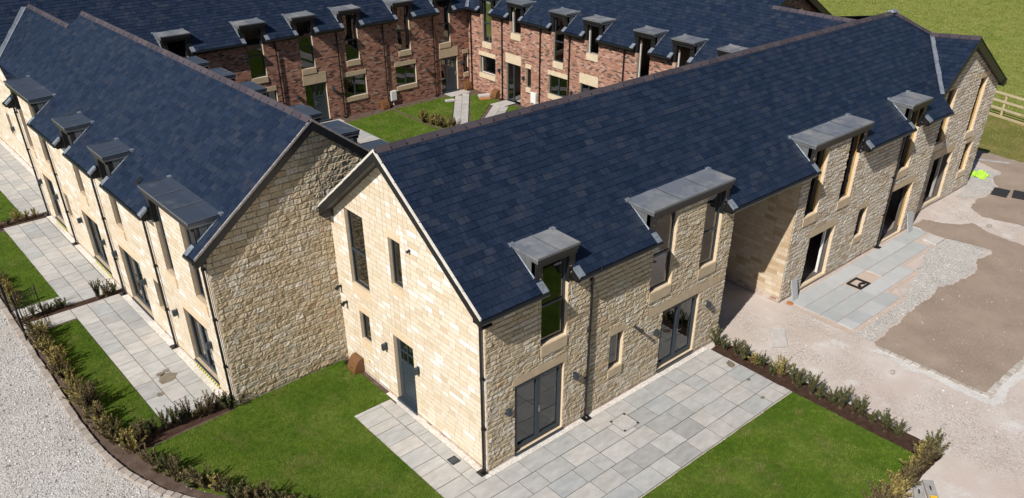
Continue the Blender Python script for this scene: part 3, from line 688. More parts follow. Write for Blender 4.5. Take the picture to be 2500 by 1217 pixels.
# plinth of red brick
MAT['plinth'] = island('splashed_plinth_brick', [(0, (.30, .17, .13)), (.4, (.42, .29, .23)), (.8, (.50, .40, .33)), (1, (.55, .46, .39))], rough=.9, nscale=12, namt=.2, bmp=.002, patch=(2.2, .45, (.60, .53, .46), .7))
def plinth(parent, fr, runs, h=.075):
    for a, b in runs:
        mb = MB(); cells(mb, fr, [(a, h), (b, h)], [], 0, .075, (.2, .24), .01, False, 0, .225, .012); mb.poly([fr.pt(a, 0, .004), fr.pt(b, 0, .004), fr.pt(b, h, .004), fr.pt(a, h, .004)], 1)
        mb.build('plinth', ['plinth', 'bmortar'], parent)
plinth(B, fB, [(0, .93), (2.66, 6.65), (8.38, XE1), (XP, 14.53), (16.18, 20.25), (22.0, XE2)]); plinth(B, gB, [(0, 3.15), (4.12, 6.95)]); plinth(B, pb, [(0, 6.9)], .22); plinth(B, fC, [(23.1, 24.75), (26.5, 29.4)], .2)
# roof
vB = lambda y: (y+OEB)/cB
cutv = vB(.80)
cutsB = [(a, b, cutv) for a, b in (D1, D2, D3, D4)]
roof(B, 'roof', (0, -OEB, ZEB), (1, 0, 0), (0, 1, TB), [(0, -.334), (9, -.334)], [(0, 23.15), (vB(.38), 23.35), (vB(2.46), 25.94), (vB(3.672), 24.7)], vB(3.672)-.03, cutsB)
roof(B, 'rear_roof', (0, 7.02, 5.27), (1, 0, 0), (0, -1, .77), [(0, -.334), (9, -.334)], [(0, 29.3), (4.2, 24.7)], 4.18)
S_, AP, FT = Vector((26.0, 2.46, 6.985)), Vector((25.45, .25, 7.29)), Vector((23.28, .25, 5.40))
u_ = (S_-AP).normalized(); n_ = u_.cross((FT-AP)).normalized(); v_ = n_.cross(u_)
if v_.z < 0: v_ = -v_
ua, us_ = (AP-FT).dot(u_), (S_-FT).dot(u_); vm = (AP-FT).dot(v_)
roof(B, 'cross_gable_roof', FT, u_, v_, [(0, 0), (vm, ua)], [(0, 0.02), (vm, us_)], vm)
tC = .561; cC = math.cos(math.atan(tC)); vC = lambda x: (29.62-x)/cC
CO = ((29.62, 0, 4.955), (0, 1, 0), (-1, 0, tC))
roof(B, 'cross_gable_roof', *CO, [(0, .25), (9, .25)], [(0, 7.1), (9, 7.1)], vC(26.0), e=.25, w_=.4)
roof(B, 'cross_gable_roof', *CO, [(0, .25), (9, .25)], [(vC(26.0), 2.46), (vC(25.45), .25)], vC(25.5), e=.2, w_=.4, v_start=vC(26.0))
roof(B, 'cross_gable_roof', *CO, [(vC(26.0), 2.5), (vC(24.7), 3.66)], [(vC(26.0), 7.1), (vC(24.7), 3.7)], vC(24.75), e=.2, w_=.4, v_start=vC(26.0))
ridge(B, (-.334, 3.672, 7.84), (24.7, 3.672, 7.84), (0, -1, -TB), (0, 1, -.77))
ridge(B, (24.7, 3.672, 7.85), S_+Vector((0, 0, .02)), (-.5, -1, -.75), (1, .3, -.6), name='hip_tiles'); ridge(B, S_, AP, (-1, 0, -.82), (1, 0, -.56))
def valley(parent, P0, P1, A, Bv, wd=.13):
    P0, P1, A, Bv = Vector(P0), Vector(P1), Vector(A).normalized()*wd, Vector(Bv).normalized()*wd
    mb = MB(); n = 14; upz = Vector((0, 0, .034)); rows = []
    for i in range(n+1):
        p = P0.lerp(P1, i/n); j = random.uniform(.85, 1.15); k = random.uniform(.85, 1.15); rows.append([p+A*j+upz, p+upz*.6, p+Bv*k+upz])
    mb.grid(rows); return mb.build('lead_valley', 'lead', parent)
valley(B, S_, Vector((23.30, .33, 5.44)), (-1, 0, 0), -u_)
mb = MB(); mb.hexa([tuple(Vector((24.7, 3.672, 7.92))+Vector(p)) for p in ((-.2, -.16, -.05), (.2, -.16, -.09), (.2, .16, -.09), (-.2, .16, -.05), (-.18, -.1, .02), (.16, -.1, .01), (.16, .1, .01), (-.18, .1, .02))]); mb.build('lead_saddle', 'lead', B)
# verges
barge(B, gB, [(-OEB, ZEB), (3.672, 7.84), (6.99, 5.29)], .334, 'cap')
barge(B, fC, [(23.3, 5.42), (25.45, 7.29), (29.64, 4.945)], .20, None, dep=.34)
for q in ((fB, -.30, 0.0, ZEB-.20, ZEB-.02, .0, OEB-.02), (gB, 6.72, 7.0, 5.0, 5.26, .0, .30), (fC, 29.38, 29.66, 4.70, 4.92, -.1, .24)): mb = MB(); mb.fbox(*q); mb.build('eaves_box', 'black', B)
mb = MB(); mb.tube([(29.68, .25, 4.92), (29.68, 7.0, 4.92)], .055, 8); mb.build('gutter', 'gloss', B)
mb = MB(); p = [(-.36, 6.86), (-.36, 7.04), (.1, 7.04), (.1, 6.86)]
mb.hexa([(x, y, 5.36-(y-6.9)*.7) for x, y in p]+[(x, y, 5.40-(y-6.9)*.7) for x, y in p]); mb.build('lead_flashing', 'lead', B)
# eaves
for a, b, l0, l1 in ((-.32, D1[0], 0, 1), (D1[1], D2[0], 1, 1), (D2[1], D3[0], 1, 1), (D3[1], D4[0], 1, 1), (D4[1], 23.12, 1, 0)): eave(B, fB, a, b, ZEB, OEB, TB, l0, l1)
# dormers
for (a, b), ws, gz, mt in ((D1, W1, 1, 'dress'), (D2, W2, 1, 'dress'), (D3, W3, 0, 'dress'), (D4, W4, 0, 'dress')):
    dormer(B, fB, a, b, a-.16, b+.13, ws, TB, ZEB, OEB)
    dormer_windows(B, fB, ws, gz, mt, .33, True)
# ground floor, nearest house
french(B, fB, .93, 2.66, .1, 2.32); lintel(B, fB, .86, 2.78, 2.32, 2.58)
french(B, fB, 6.65, 8.38, .17, 2.27); lintel(B, fB, 5.97, 9.2, 2.27, 2.60)
window(B, fB, 4.42, 4.98, 1.2, 2.34); lintel(B, fB, 4.36, 5.04, 2.34, 2.60); sill(B, fB, 4.42, 4.98, .93, 1.2)
for u in (.66, 3.05, 6.37, 8.84): wall_lamp(B, fB, u, 1.70)
mb = MB(); mb.tube([fB.pt(5.44, 2.26, 0), fB.pt(5.46, 2.22, .22)], .042, 10); mb.tube([fB.pt(5.46, 2.22, .2), fB.pt(5.47, 2.21, .3)], .055, 10); mb.build('flue_pipe', 'black', B)
downpipe(B, fB, 3.52, 4.82, OEB); downpipe(B, fB, 20.0, 4.82, OEB); downpipe(B, gB, .06, 4.86, None)
# second house: windows not fitted yet
lintel(B, fB, 14.4, 16.3, 2.13, 2.42); lintel(B, fB, 20.1, 22.15, 2.27, 2.55); lintel(B, fB, 17.77, 18.5, 2.23, 2.47); sill(B, fB, 17.83, 18.45, .8, 1.06)
bare(B, fB, 20.25, 22.0, .3, 2.27, True); bare(B, fB, 14.53, 16.18, .17, 2.13, False); bare(B, fB, 17.83, 18.45, 1.06, 2.23, False)
slab(B, 'sill', fB, 14.5, 16.2, .1, .166, -.26, .03, 'dresslight')
mb = MB(); mb.fbox(fB, 15.99, 16.05, .17, 2.1, -.28, -.2); mb.build('door_post', 'white', B)
lintel(B, fC, 24.62, 26.62, 2.35, 2.72); lintel(B, fC, 27.66, 28.58, 2.36, 2.6);  lintel(B, fC, 27.2, 28.1, 5.32, 5.56)
sill(B, fC, 27.3, 28.0, 2.65, 2.95, 'dresslight'); sill(B, fC, 27.75, 28.5, .72, 1.0, 'dresslight'); sill(B, fC, 24.3, 25.1, 2.8, 3.1, 'dresslight')
for q in oC: bare(B, fC, q[0], q[1], q[2], q[3], q[0] != 24.75)
mb = MB(); mb.fbox(fC, 26.1, 26.2, .22, 2.34, -.3, -.2); mb.build('door_post', 'greyboard', B)
# gable end
lintel(B, gB, 3.08, 4.19, 2.28, 2.53, 'jamb', .006); lintel(B, gB, 5.3, 5.96, 2.25, 2.50, 'jamb', .006); lintel(B, gB, 3.32, 3.99, 5.37, 5.6, 'jamb', .006)
sill(B, gB, 5.36, 5.9, .95, 1.27, 'jamb', .01); sill(B, gB, 5.15, 6.1, 2.78, 3.1, 'jamb', .01); sill(B, gB, 3.38, 3.93, 3.66, 3.97, 'jamb', .01)
panel_door(B, gB, 3.15, 4.12, .06, 2.28)
window(B, gB, 5.15, 6.1, 3.1, 5.47, zs=(4.2,)); window(B, gB, 3.38, 3.93, 3.97, 5.37); window(B, gB, 5.36, 5.9, 1.27, 2.25)
for u in (4.51, 2.93): wall_lamp(B, gB, u, 1.70)
floodlight(B, gB, 6.57, 2.24); floodlight(B, gB, 6.82, 2.68)
mb = MB(); mb.tube([gB.pt(2.92, 5.36, 0), gB.pt(2.92, 5.33, .1)], .035, 8); mb.build('vent_cowl', 'black', B)
mb = MB(); mb.tube([gB.pt(5.62, .62, .0), gB.pt(5.62, .62, .07), gB.pt(5.62, .55, .10)], .013, 6); mb.tube([gB.pt(5.55, .64, .07), gB.pt(5.69, .64, .07)], .009, 6); mb.build('garden_tap', 'amber', B)
mb = MB()
for a, b in (((.3, .3), (9.3, 6.6)), ((13.6, .3), (22.9, 6.6)), ((22.9, .84), (29.05, 6.6))):
    for z in (.05, 2.62): mb.box(a[0], b[0], a[1]+.02, b[1], z-.05 if z < 1 else z, z+.02 if z < 1 else z+.25)
mb.build('floor', 'plaster', B)
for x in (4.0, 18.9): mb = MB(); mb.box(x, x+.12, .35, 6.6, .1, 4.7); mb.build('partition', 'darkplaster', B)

# ================================================================== LEFT-HAND STONE RANGE (A)
TA, ZEA, OEA = .758, 4.93, .31
A0 = (-3.724, 7.081); TH = .017
cA = math.cos(math.atan(TA))
A = empty('stone_terrace', (*A0, 0), TH)
tag(A, 'stone terrace on the left with smooth sunlit front, rock-faced gable end and blue-grey slate roof', 'terrace', 'terraces round the courtyard')
def A2w(x, y): return (A0[0]+math.cos(TH)*x-math.sin(TH)*y, A0[1]+math.sin(TH)*x+math.cos(TH)*y)
fA = Fr((0, 0), (0, 1), (-1, 0)); gA = Fr((0, -.17), (1, 0), (0, -1)); fAb = Fr((6.944, 0), (0, 1), (1, 0))
DA = [(.22, 3.34), (6.55, 7.62), (10.2, 11.28), (14.42, 17.5)]
WA = [[(.42, 1.17, 3.12), (2.56, 3.24, 3.12)], [(6.74, 7.46, 3.14)], [(10.4, 11.13, 3.14)], [(14.6, 15.25, 3.14), (16.72, 17.38, 3.14)]]
frd = [(.95, 2.62, .26, 2.12), (6.08, 8.0, .12, 2.2), (10.08, 11.85, .26, 2.2), (15.42, 16.72, .26, 2.2)]
slit = [(4.5, 4.95, 1.08, 2.13), (13.48, 13.92, 1.25, 2.22)]
oA = [q for ws in WA for q in ow(ws)]+frd+slit
wall(A, 'front_wall', fA, frame_top((-.17, 17.85), DA), oA, 'ashlar', h=.158, lens=(.22, .55), gap=.011, cellz0=.075, jamb='dress')
wall(A, 'gable_wall', gA, [(0.012, 5.05), (3.472, 7.68), (6.944, 5.05)], [], 'rock', h=.176, lens=(.20, .46), rock=True, cellz0=.075, amp=.95, gap=.012)
cw = [(16.49, 15.07), (13.97, 12.56), (11.29, 9.9), (7.25, 5.83), (4.76, 3.39), (2.19, .8)]
DAb = sorted((b+.16, a-.14) for a, b in cw)
WAb = [[(a+.13, b-.12, 3.1)] for a, b in DAb]
wall(A, 'rear_wall', fAb, frame_top((-.17, 20.9), DAb), [q for ws in WAb for q in ow(ws)], 'brick', 'bmortar', h=.075, bond=.225)
wall(A, 'end_wall', Fr((0, 17.85), (1, 0), (0, 1)), [(.0, 5.05), (3.472, 7.68), (6.944, 5.05)], [], 'ashlarshade', h=.3, lens=(.5, .9))
plinth(A, fA, [(-.17, .95), (2.62, 6.08), (8, 10.08), (11.85, 15.42), (16.72, 17.85)]); plinth(A, gA, [(0, 6.9)])
vA = lambda x: (x+OEA)/cA
roof(A, 'roof', (-OEA, 0, ZEA), (0, 1, 0), (1, 0, TA), [(0, -.334), (9, -.334)], [(0, 17.86), (vA(.60), 17.86), (vA(.61), 24.9), (vA(2.87), 24.9), (vA(2.88), 18.1), (9, 18.1)], vA(3.472)-.03, [(a, b, vA(.80)) for a, b in DA])
roof(A, 'rear_roof', (6.944+OEA, 0, ZEA), (0, 1, 0), (-1, 0, TA), [(0, -.334), (9, -.334)], [(0, 18.1), (9, 18.1)], vA(3.472)-.03, [(a, b, vA(.80)) for a, b in DAb])
mb = MB(); mb.poly([(2.86, 18.0, 7.30), (3.0, 18.0, 5.5), (3.0, 24.5, 5.5), (2.86, 24.5, 7.30)]); mb.build('rear_roof', 'under', A)
ridge(A, (3.472, -.334, 7.795), (3.472, 18.1, 7.795), (-1, 0, -TA), (1, 0, -TA)); ridge(A, (2.87, 18.12, 7.34), (2.87, 23.9, 7.34), (-1, 0, -TA), (1, 0, -TA))
barge(A, gA, [(-OEA, ZEA), (3.472, 7.795), (6.944+OEA, ZEA)], .164, 'capgrey')
mb = MB(); mb.fbox(gA, -.29, .0, ZEA-.2, ZEA-.02, .0, .14); mb.build('eaves_box', 'black', A)
for (a, b), l0, l1 in (((-.32, DA[0][0]), 0, 1), ((DA[0][1], DA[1][0]), 1, 1), ((DA[1][1], DA[2][0]), 1, 1), ((DA[2][1], DA[3][0]), 1, 1), ((DA[3][1], 17.86), 1, 0)): eave(A, fA, a, b, ZEA, OEA, TA, l0, l1)
for (a, b), ws in zip(DA, WA):
    dormer(A, fA, a, b, a-.17, b+.16, ws, TA, ZEA, OEA, 5.76, 'grp'); dormer_windows(A, fA, ws, True, 'jamb', rev=.14)
for (a, b), ws in zip(DAb, WAb):
    dormer(A, fAb, a, b, a-.16, b+.14, ws, TA, ZEA, OEA, 5.77, 'grp'); dormer_windows(A, fAb, ws, True, 'dresslight')
mb = MB(); mb.tube([fAb.pt(-.3, ZEA-.06, OEA+.04), fAb.pt(.95, ZEA-.06, OEA+.04)], .05, 8); mb.build('gutter', 'gloss', A)
for q in frd: french(A, fA, *q, rev=.11); lintel(A, fA, q[0]-.08, q[1]+.08, q[3], q[3]+.26, 'jamb', .006)
for q in slit: window(A, fA, *q, rev=.17); lintel(A, fA, q[0]-.06, q[1]+.06, q[3], q[3]+.24, 'jamb', .006); sill(A, fA, q[0], q[1], q[2]-.24, q[2], 'jamb', .012)
for k in (0, 2, 3):
    q = frd[k]; mb = MB(); mb.fbox(fA, q[0]-.01, q[1]+.01, .02, .195, .02, .034); mb.build('hazard_tape', 'tape', A)
for u in (.82, 3.25, 6.12-.3, 8.5, 9.7, 12.2, 15.14, 17.3): wall_lamp(A, fA, u, 1.66)
for u, oe in ((-.09, None), (4.09, OEA), (8.67, OEA), (14.02, OEA), (17.7, OEA)): downpipe(A, fA, u, 4.80, oe)
mb = MB(); mb.hexa([(x, y, ZEA+TA*(x+OEA)+z) for z in (.01, .05) for x, y in ((.18, 4.62), (.18, 4.86), (.36, 4.86), (.36, 4.62))]); mb.build('roof_vent', 'black', A)
mb = MB()
for z in (.0, 2.62): mb.box(.3, 6.6, .3, 17.5, z, z+.12 if z < 1 else z+.25)
mb.build('floor', 'plaster', A)
mb = MB()
for y in (5.2, 9.05, 13.0): mb = MB(); mb.box(.35, 6.6, y, y+.12, .1, 4.7); mb.build('partition', 'plaster', A)
mb = MB(); mb.box(3.4, 3.5, .35, 17.5, .1, 4.7); mb.build('partition', 'plaster', A)

# ================================================================== BACK BRICK RANGE (E)
TE, ZEE, OEE = .72, 4.95, .30
cE = math.cos(math.atan(TE))
E_ = empty('brick_terrace', (12, 28.3, 0), world=True)
tag(E_, 'red brick terrace across the back of the courtyard, front mostly in shade', 'terrace', 'terraces round the courtyard')
fE = Fr((0, 28.3), (1, 0), (0, -1))
WE = [[(a, b, 3.06)] for a, b in ((3.5, 4.38), (7.38, 8.25), (10.25, 11.07), (13.0, 13.85), (16.45, 17.3), (19.35, 20.2))]
DE = [(w_[0][0]-.13, w_[0][1]+.14) for w_ in WE]
gE_ = [(7.7, 8.62, 1.1, 2.25), (12.66, 14.13, 1.06, 2.2), (16.15, 17.58, 1.06, 2.2), (21.13, 21.5, 1.03, 2.2)]
dE_ = [(10.27, 11.58, .05, 2.18), (19.4, 20.67, .05, 2.17)]
KE = dict(outer='brick', mortar='bmortar', h=.075, bond=.225, gap=.011)
wall(E_, 'front_wall', fE, frame_top((2.9, 21.6), DE), [q for ws in WE for q in ow(ws)]+gE_+dE_, jamb='dresslight', **KE)
vE = lambda y: (y-28.0)/cE
roof(E_, 'roof', (0, 28.0, ZEE), (1, 0, 0), (0, 1, TE), [(0, -3.52), (9, -3.60)], [(0, 21.3), (vE(32.6), 25.9)], vE(32.6), [(a, b, vE(29.08)) for a, b in DE])
mb = MB(); mb.poly([(-3.6, 32.6, 8.25), (27, 32.6, 8.25), (27, 37.2, 4.9), (-3.6, 37.2, 4.9)]); mb.poly([(-3.2, 37, 0), (30, 37, 0), (30, 37, 5), (-3.2, 37, 5)]); mb.build('rear_roof', 'under', E_)
ox, oy = A2w(.95, 0); fW = Fr((ox, oy), (-math.sin(TH), math.cos(TH)), (-math.cos(TH), -math.sin(TH)))
wall(E_, 'west_gable_wall', fW, [(17.86, 5.72), (21.95, 5.62), (25.5, 8.12), (30.0, 4.95)], [(25.5, 26.15, 1.25, 2.3)], 'ashlar', h=.158, lens=(.22, .55), gap=.011, cellz0=.075, jamb='dress')
window(E_, fW, 25.5, 26.15, 1.25, 2.3, rev=.17); wall_lamp(E_, fW, 25.2, 1.72)
mb = MB(); vp = [(21.0, 4.99), (25.5, 8.23), (30.2, 4.9)]
for (a, za), (b, zb) in zip(vp, vp[1:]): mb.hexa([fW.pt(a, za-.2, .36), fW.pt(b, zb-.2, .36), fW.pt(b, zb-.2, .0), fW.pt(a, za-.2, .0), fW.pt(a, za-.02, .36), fW.pt(b, zb-.02, .36), fW.pt(b, zb-.02, .0), fW.pt(a, za-.02, .0)])
mb.build('bargeboard', 'black', E_)
plinth(E_, fW, [(17.86, 30)])
def on_A(x, y): X, Y = A2w(x, y); return Vector((X, Y, ZEE+TE*(Y-28.0)+.02))
pA = lambda x, y: Vector((*A2w(x, y), ZEA+TA*(x+OEA)))
ys = lambda x: (ZEA+TA*(x+OEA)-ZEE)/TE+28.0
vx = []
for x in (-.0, 2.75):
    y = ys(x)-A0[1]-TH*x; vx.append(pA(x, y))
valley(E_, vx[0], vx[1], (0, -1, 0), (-1, 0, 0), .15)
eds = [2.95]+[u for d in DE for u in d]+[21.33]
for a, b in zip(eds[::2], eds[1::2]): eave(E_, fE, a, b, ZEE, OEE, TE, a > 3, b < 21)
for (a, b), ws in zip(DE, WE):
    dormer(E_, fE, a, b, a-.15, b+.15, ws, TE, ZEE, OEE, 5.78); dormer_windows(E_, fE, ws, True, 'dress', .3)
for k, q in enumerate(gE_):
    window(E_, fE, *q, us=((q[0]+q[1])/2,) if k < 3 else (), zs=() if k < 3 else (1.75,)); sill(E_, fE, q[0], q[1], q[2]-.26, q[2], 'dress'); lintel(E_, fE, q[0]-.07, q[1]+.02, q[3], q[3]+.25, 'dress')
panel_door(E_, fE, 10.27, 11.58, .06, 2.18, side=.42); panel_door(E_, fE, 19.4, 20.67, .06, 2.17, side=.38, hinge=-1)
lintel(E_, fE, 10.2, 11.62, 2.18, 2.76); lintel(E_, fE, 19.32, 20.72, 2.17, 2.74)
for u in (8.9, 12.5, 15.45, 18.92): downpipe(E_, fE, u, 4.80, OEE)
for u in (9.75, 11.95, 18.35, 20.95): wall_lamp(E_, fE, u, 1.7)
def meter(parent, fr, u0, u1, z0, z1):
    mb = MB(); mb.fbox(fr, u0, u1, z0, z1, .0, .12); mb.fbox(fr, u0+.03, u1-.03, z0+.03, z1-.03, .12, .135); mb.fbox(fr, (u0+u1)/2-.03, (u0+u1)/2+.03, 0, z0, .0, .05)
    return mb.build('meter_cabinet', 'white', parent, bevel=.006)
meter(E_, fE, 15.62, 16.03, .32, .9)
mb = MB(); mb.box(3.2, 21.3, 28.62, 36.8, .0, .04); mb.box(3.2, 21.3, 28.62, 36.8, 2.62, 2.85); mb.build('floor', 'plaster', E_)
mb = MB(); mb.box(3.2, 21.3, 31.5, 31.6, .05, 7); mb.build('partition', 'plaster', E_)

# ================================================================== RIGHT BRICK RANGE (F) with its lower link
F_ = empty('brick_terrace', (21.6, 17.5, 0), world=True)
tag(F_, 'sunlit red brick terrace right of the courtyard, several windows not yet fitted', 'terrace', 'terraces round the courtyard')
fF = Fr((21.6, 0), (0, 1), (-1, 0))
WF = [(26.05, 26.9, 3.12), (23.4, 24.25, 4.05), (19.85, 20.66, 3.14), (17.25, 18.1, 4.05), (13.75, 14.56, 3.1), (11.35, 12.15, 3.1), (8.72, 9.5, 3.1)]
DF = sorted((a-.13, b+.14) for a, b, z in WF)
gF = [(25.72, 27.25, 1.2, 2.27), (22.5, 22.9, 1.2, 2.3), (19.5, 21.0, 1.25, 2.33)]
dF = [(23.4, 24.7, .05, 2.3), (17.2, 18.5, .05, 2.38), (13.6, 14.9, .05, 2.38)]
wall(F_, 'front_wall', fF, frame_top((6.9, 28.3), DF), ow(WF)+gF+dF, jamb='dresslight', **KE)
vF = lambda x: (x-21.3)/cE
roof(F_, 'roof', (21.3, 0, ZEE), (0, 1, 0), (1, 0, TE), [(0, 4.3), (vF(24.55), 4.3), (vF(24.56), 8.9), (9, 8.9)], [(0, 28.0), (vF(25.9), 32.6)], vF(25.9), [(a, b, vF(22.38)) for a, b in DF])
mb = MB(); mb.poly([(25.9, 8.9, 8.26), (25.9, 33, 8.26), (29.7, 33, 6.2), (29.7, 8.9, 6.2)]); mb.poly([(24.55, 4.3, 7.27), (24.55, 9.2, 7.27), (27.5, 9.2, 5.1), (27.5, 4.3, 5.1)]); mb.poly([(29.5, 9.2, 0), (29.5, 33, 0), (29.5, 33, 6.3), (29.5, 9.2, 6.3)]); mb.build('rear_roof', 'under', F_)
ridge(F_, (24.55, 4.4, 7.28), (24.55, 9.2, 7.28), (-1, 0, -TE), (1, 0, -TE)); ridge(F_, (25.9, 8.9, 8.26), (25.9, 32.4, 8.26), (-1, 0, -TE), (1, 0, -.55))
fG = Fr((0, 9.2), (1, 0), (0, -1))
wall(F_, 'gable_wall', fG, [(22.0, 5.3), (25.9, 8.14), (29.5, 6.2)], [], **KE)
barge(F_, fG, [(24.5, 7.25), (25.9, 8.26), (29.75, 6.15)], .3, None, dep=.3)
valley(F_, (21.32, 28.02, 4.97), (25.8, 32.5, 8.2), (0, -1, 0), (-1, 0, 0), .14)
eds = [6.9]+[u for d in DF for u in d]+[28.0]
for a, b in zip(eds[::2], eds[1::2]): eave(F_, fF, a, b, ZEE, OEE, TE, a > 7, b < 27.9)
for a, b, z in WF:
    dormer(F_, fF, a-.13, b+.14, a-.28, b+.29, [(a, b, z)], TE, ZEE, OEE, 5.79)
    gz = a in (26.05, 19.85)
    dormer_windows(F_, fF, [(a, b, z)], gz, 'dresslight', .34, False)
    if not gz:
        mb = MB(); h_ = 1.15 if z > 4 else 2.05
        mb.hexa([fF.pt(b-.20+x+s*z_, z+z_*h_, -.06+y) for z_ in (0, 1) for s in (.02,) for x, y in ((0, 0), (.07, 0), (.07, .05), (0, .05))]); mb.build('timber_prop', 'concrete', F_)
window(F_, fF, 22.5, 22.9, 1.2, 2.3); window(F_, fF, 19.5, 21.0, 1.25, 2.33, us=(20.25,))
window(F_, fF, 25.74, 27.23, 1.21, 2.26, fw_=.03, frame='white', rev=.2)
for q in gF: sill(F_, fF, q[0], q[1], q[2]-.27, q[2], 'dresslight'); lintel(F_, fF, q[0]-.02, q[1]+.07, q[3], q[3]+.25, 'dresslight')
for q in dF: lintel(F_, fF, q[0]-.04, q[1]+.06, q[3], q[3]+.55, 'dresslight')
for q in dF:
    c = (q[0]+q[1])/2; window(F_, fF, c+.02, q[1], q[2], q[3], name='door_light', fw_=.09)
    mb = MB(); mb.fbox(fF, q[0], q[0]+.05, q[2], q[3], -.2, -.13); mb.fbox(fF, q[0]+.05, c+.02, q[3]-.06, q[3], -.2, -.13); mb.fbox(fF, q[0]-.02, q[1]+.02, .0, .05, -.25, .05); mb.build('door_frame', 'anth', F_)
for u in (25.02, 21.7, 19.35, 15.4, 27.98): downpipe(F_, fF, u, 4.80, OEE)
for u in (25.3, 19.1, 23.1): wall_lamp(F_, fF, u, 1.7)
meter(F_, fF, 21.96, 22.4, .42, 1.04)
mb = MB(); mb.box(21.92, 29.2, 9.4, 28.2, .0, .06); mb.box(21.92, 29.2, 9.4, 28.2, 2.62, 2.85); mb.build('floor', 'boards', F_)
mb = MB(); mb.box(25.4, 25.5, 9.4, 28.2, .07, 7); mb.build('partition', 'plaster', F_)
mb = MB()
for y in (12.9, 16.6, 22.2, 25.2): mb = MB(); mb.box(21.92, 25.4, y, y+.1, .07, 5); mb.build('partition', 'plaster', F_)

# ================================================================== GROUND
def sheet(name, pts, z, mat, kind='structure', jag=0.0, step=.25, skirt=0.0):
    if jag:
        q = []
        for (a, b), (c, d) in zip(pts, pts[1:]+pts[:1]):
            n = max(1, int(math.hypot(c-a, d-b)/step))
            for i in range(n):
                t = i/n; x, y = a+(c-a)*t, b+(d-b)*t
                k = mnoise.noise((x*1.3, y*1.3, 3))*jag*1.6 + mnoise.noise((x*5, y*5, 7))*jag*.8; m_ = mnoise.noise((x*1.3, y*1.3, 13))*jag*1.6 + mnoise.noise((x*5, y*5, 17))*jag*.8
                k += mnoise.noise((x*16, y*16, 21))*jag*.5; m_ += mnoise.noise((x*16, y*16, 27))*jag*.5
                q.append((x+k, y+m_))
        pts = q
    mb = MB(); mb.poly([(x, y, z) for x, y in pts])
    if skirt: 
        for (a, b), (c, d) in zip(pts, pts[1:]+pts[:1]): mb.poly([(a, b, z-skirt), (c, d, z-skirt), (c, d, z), (a, b, z)])
    o = mb.build(name, mat)
    return struct(o) if kind == 'structure' else o
A_ = lambda pts: [A2w(x, y) for x, y in pts]
sheet('field', [(-900, -900), (1500, -900), (1500, 1500), (-900, 1500)], -.03, 'field')
sheet('yard', [(-6, -30), (39.8, -30), (39.8, 12), (30, 12), (30, 7), (-2, 7), (-6.4, 5.5)], -.012, 'yard')
sheet('gravel_road', [(-60, -40), (-6, -40), (-4.2, 1.0), (-5.5, 3.0), (-6.62, 4.94), (-7.2, 7), (-7.35, 9), (-7.5, 40), (-60, 40)], -.006, 'road')
sheet('courtyard', [(3.0, 6.5), (22, 6.5), (22, 28.6), (3.0, 28.6)], -.008, 'bedlight')
sheet('planting_bed', [(-7.5, 40), (-7.45, 9), (-7.3, 7), (-6.75, 4.94), (-5.6, 3.0), (-4.3, 1.0), (-2.6, -1.5), (0, -3.6), (3.0, 7.2), (-3.0, 40)], -.002, 'bedlight')
# yard surfaces on the right
sheet('topsoil', [(23.1, -.03), (24.1, -.05), (24.38, -.81), (24.75, -1.24), (25.29, -1.55), (24.79, -2.39), (24.75, -2.86), (24.72, -3.88), (25.5, -7.1), (13.25, -7.1), (13.2, -4.14), (13.52, -3.52), (14.89, -3.42), (16.44, -3.38), (18.48, -3.24), (20.12, -3.6), (21.04, -3.54), (22.16, -3.22), (22.92, -3.32), (23.29, -3.17), (23.13, -2.26), (22.89, -1.36), (22.9, -.8)], .003, 'soil', jag=.08, step=.05)
sheet('topsoil', [(33.03, 1.4), (32.33, .07), (31.07, -.03), (30.34, -.6), (28.71, -.72), (27.24, -.68), (26.66, -1.05), (26.34, -1.62), (26.58, -2.5), (26.56, -3.3), (26.6, -10), (34.4, -10), (34.3, -.25), (34.6, 1.2), (34.8, 4)], .003, 'soil', jag=.10, step=.05)
sheet('loose_stone', [(13.4, -2.7), (16.9, -2.75), (19.3, -2.1), (21.7, -1.45), (22.7, -.9), (22.85, -1.4), (23.1, -2.26), (23.2, -3.1), (22.1, -3.15), (21.0, -3.45), (20.1, -3.5), (18.4, -3.2), (16.4, -3.3), (14.9, -3.35), (13.5, -3.4)], .001, 'stony', jag=.08, step=.05)
sheet('loose_stone', [(29.4, .5), (31.8, 1.8), (32.2, .1), (31.0, 0), (30.2, -.5), (28.8, -.62), (27.8, -.3), (27.6, .2)], .0015, 'stony', jag=.08, step=.05)
sheet('bedding_sand', [(13.4, -.1), (22.9, -.05), (22.95, -.95), (21.75, -1.0), (21.75, -1.55), (19.4, -1.55), (19.35, -2.2), (17.0, -2.2), (16.95, -2.85), (13.35, -2.85)], .004, 'sand', jag=.03, step=.1)
sheet('worn_turf', [(34.9, 12), (34.6, 1.2), (34.4, -.3), (34.6, -12), (40.6, -12), (40.9, 2.2), (41.2, 4.2), (42.5, 12)], .004, 'dryturf', jag=.08, step=.2)
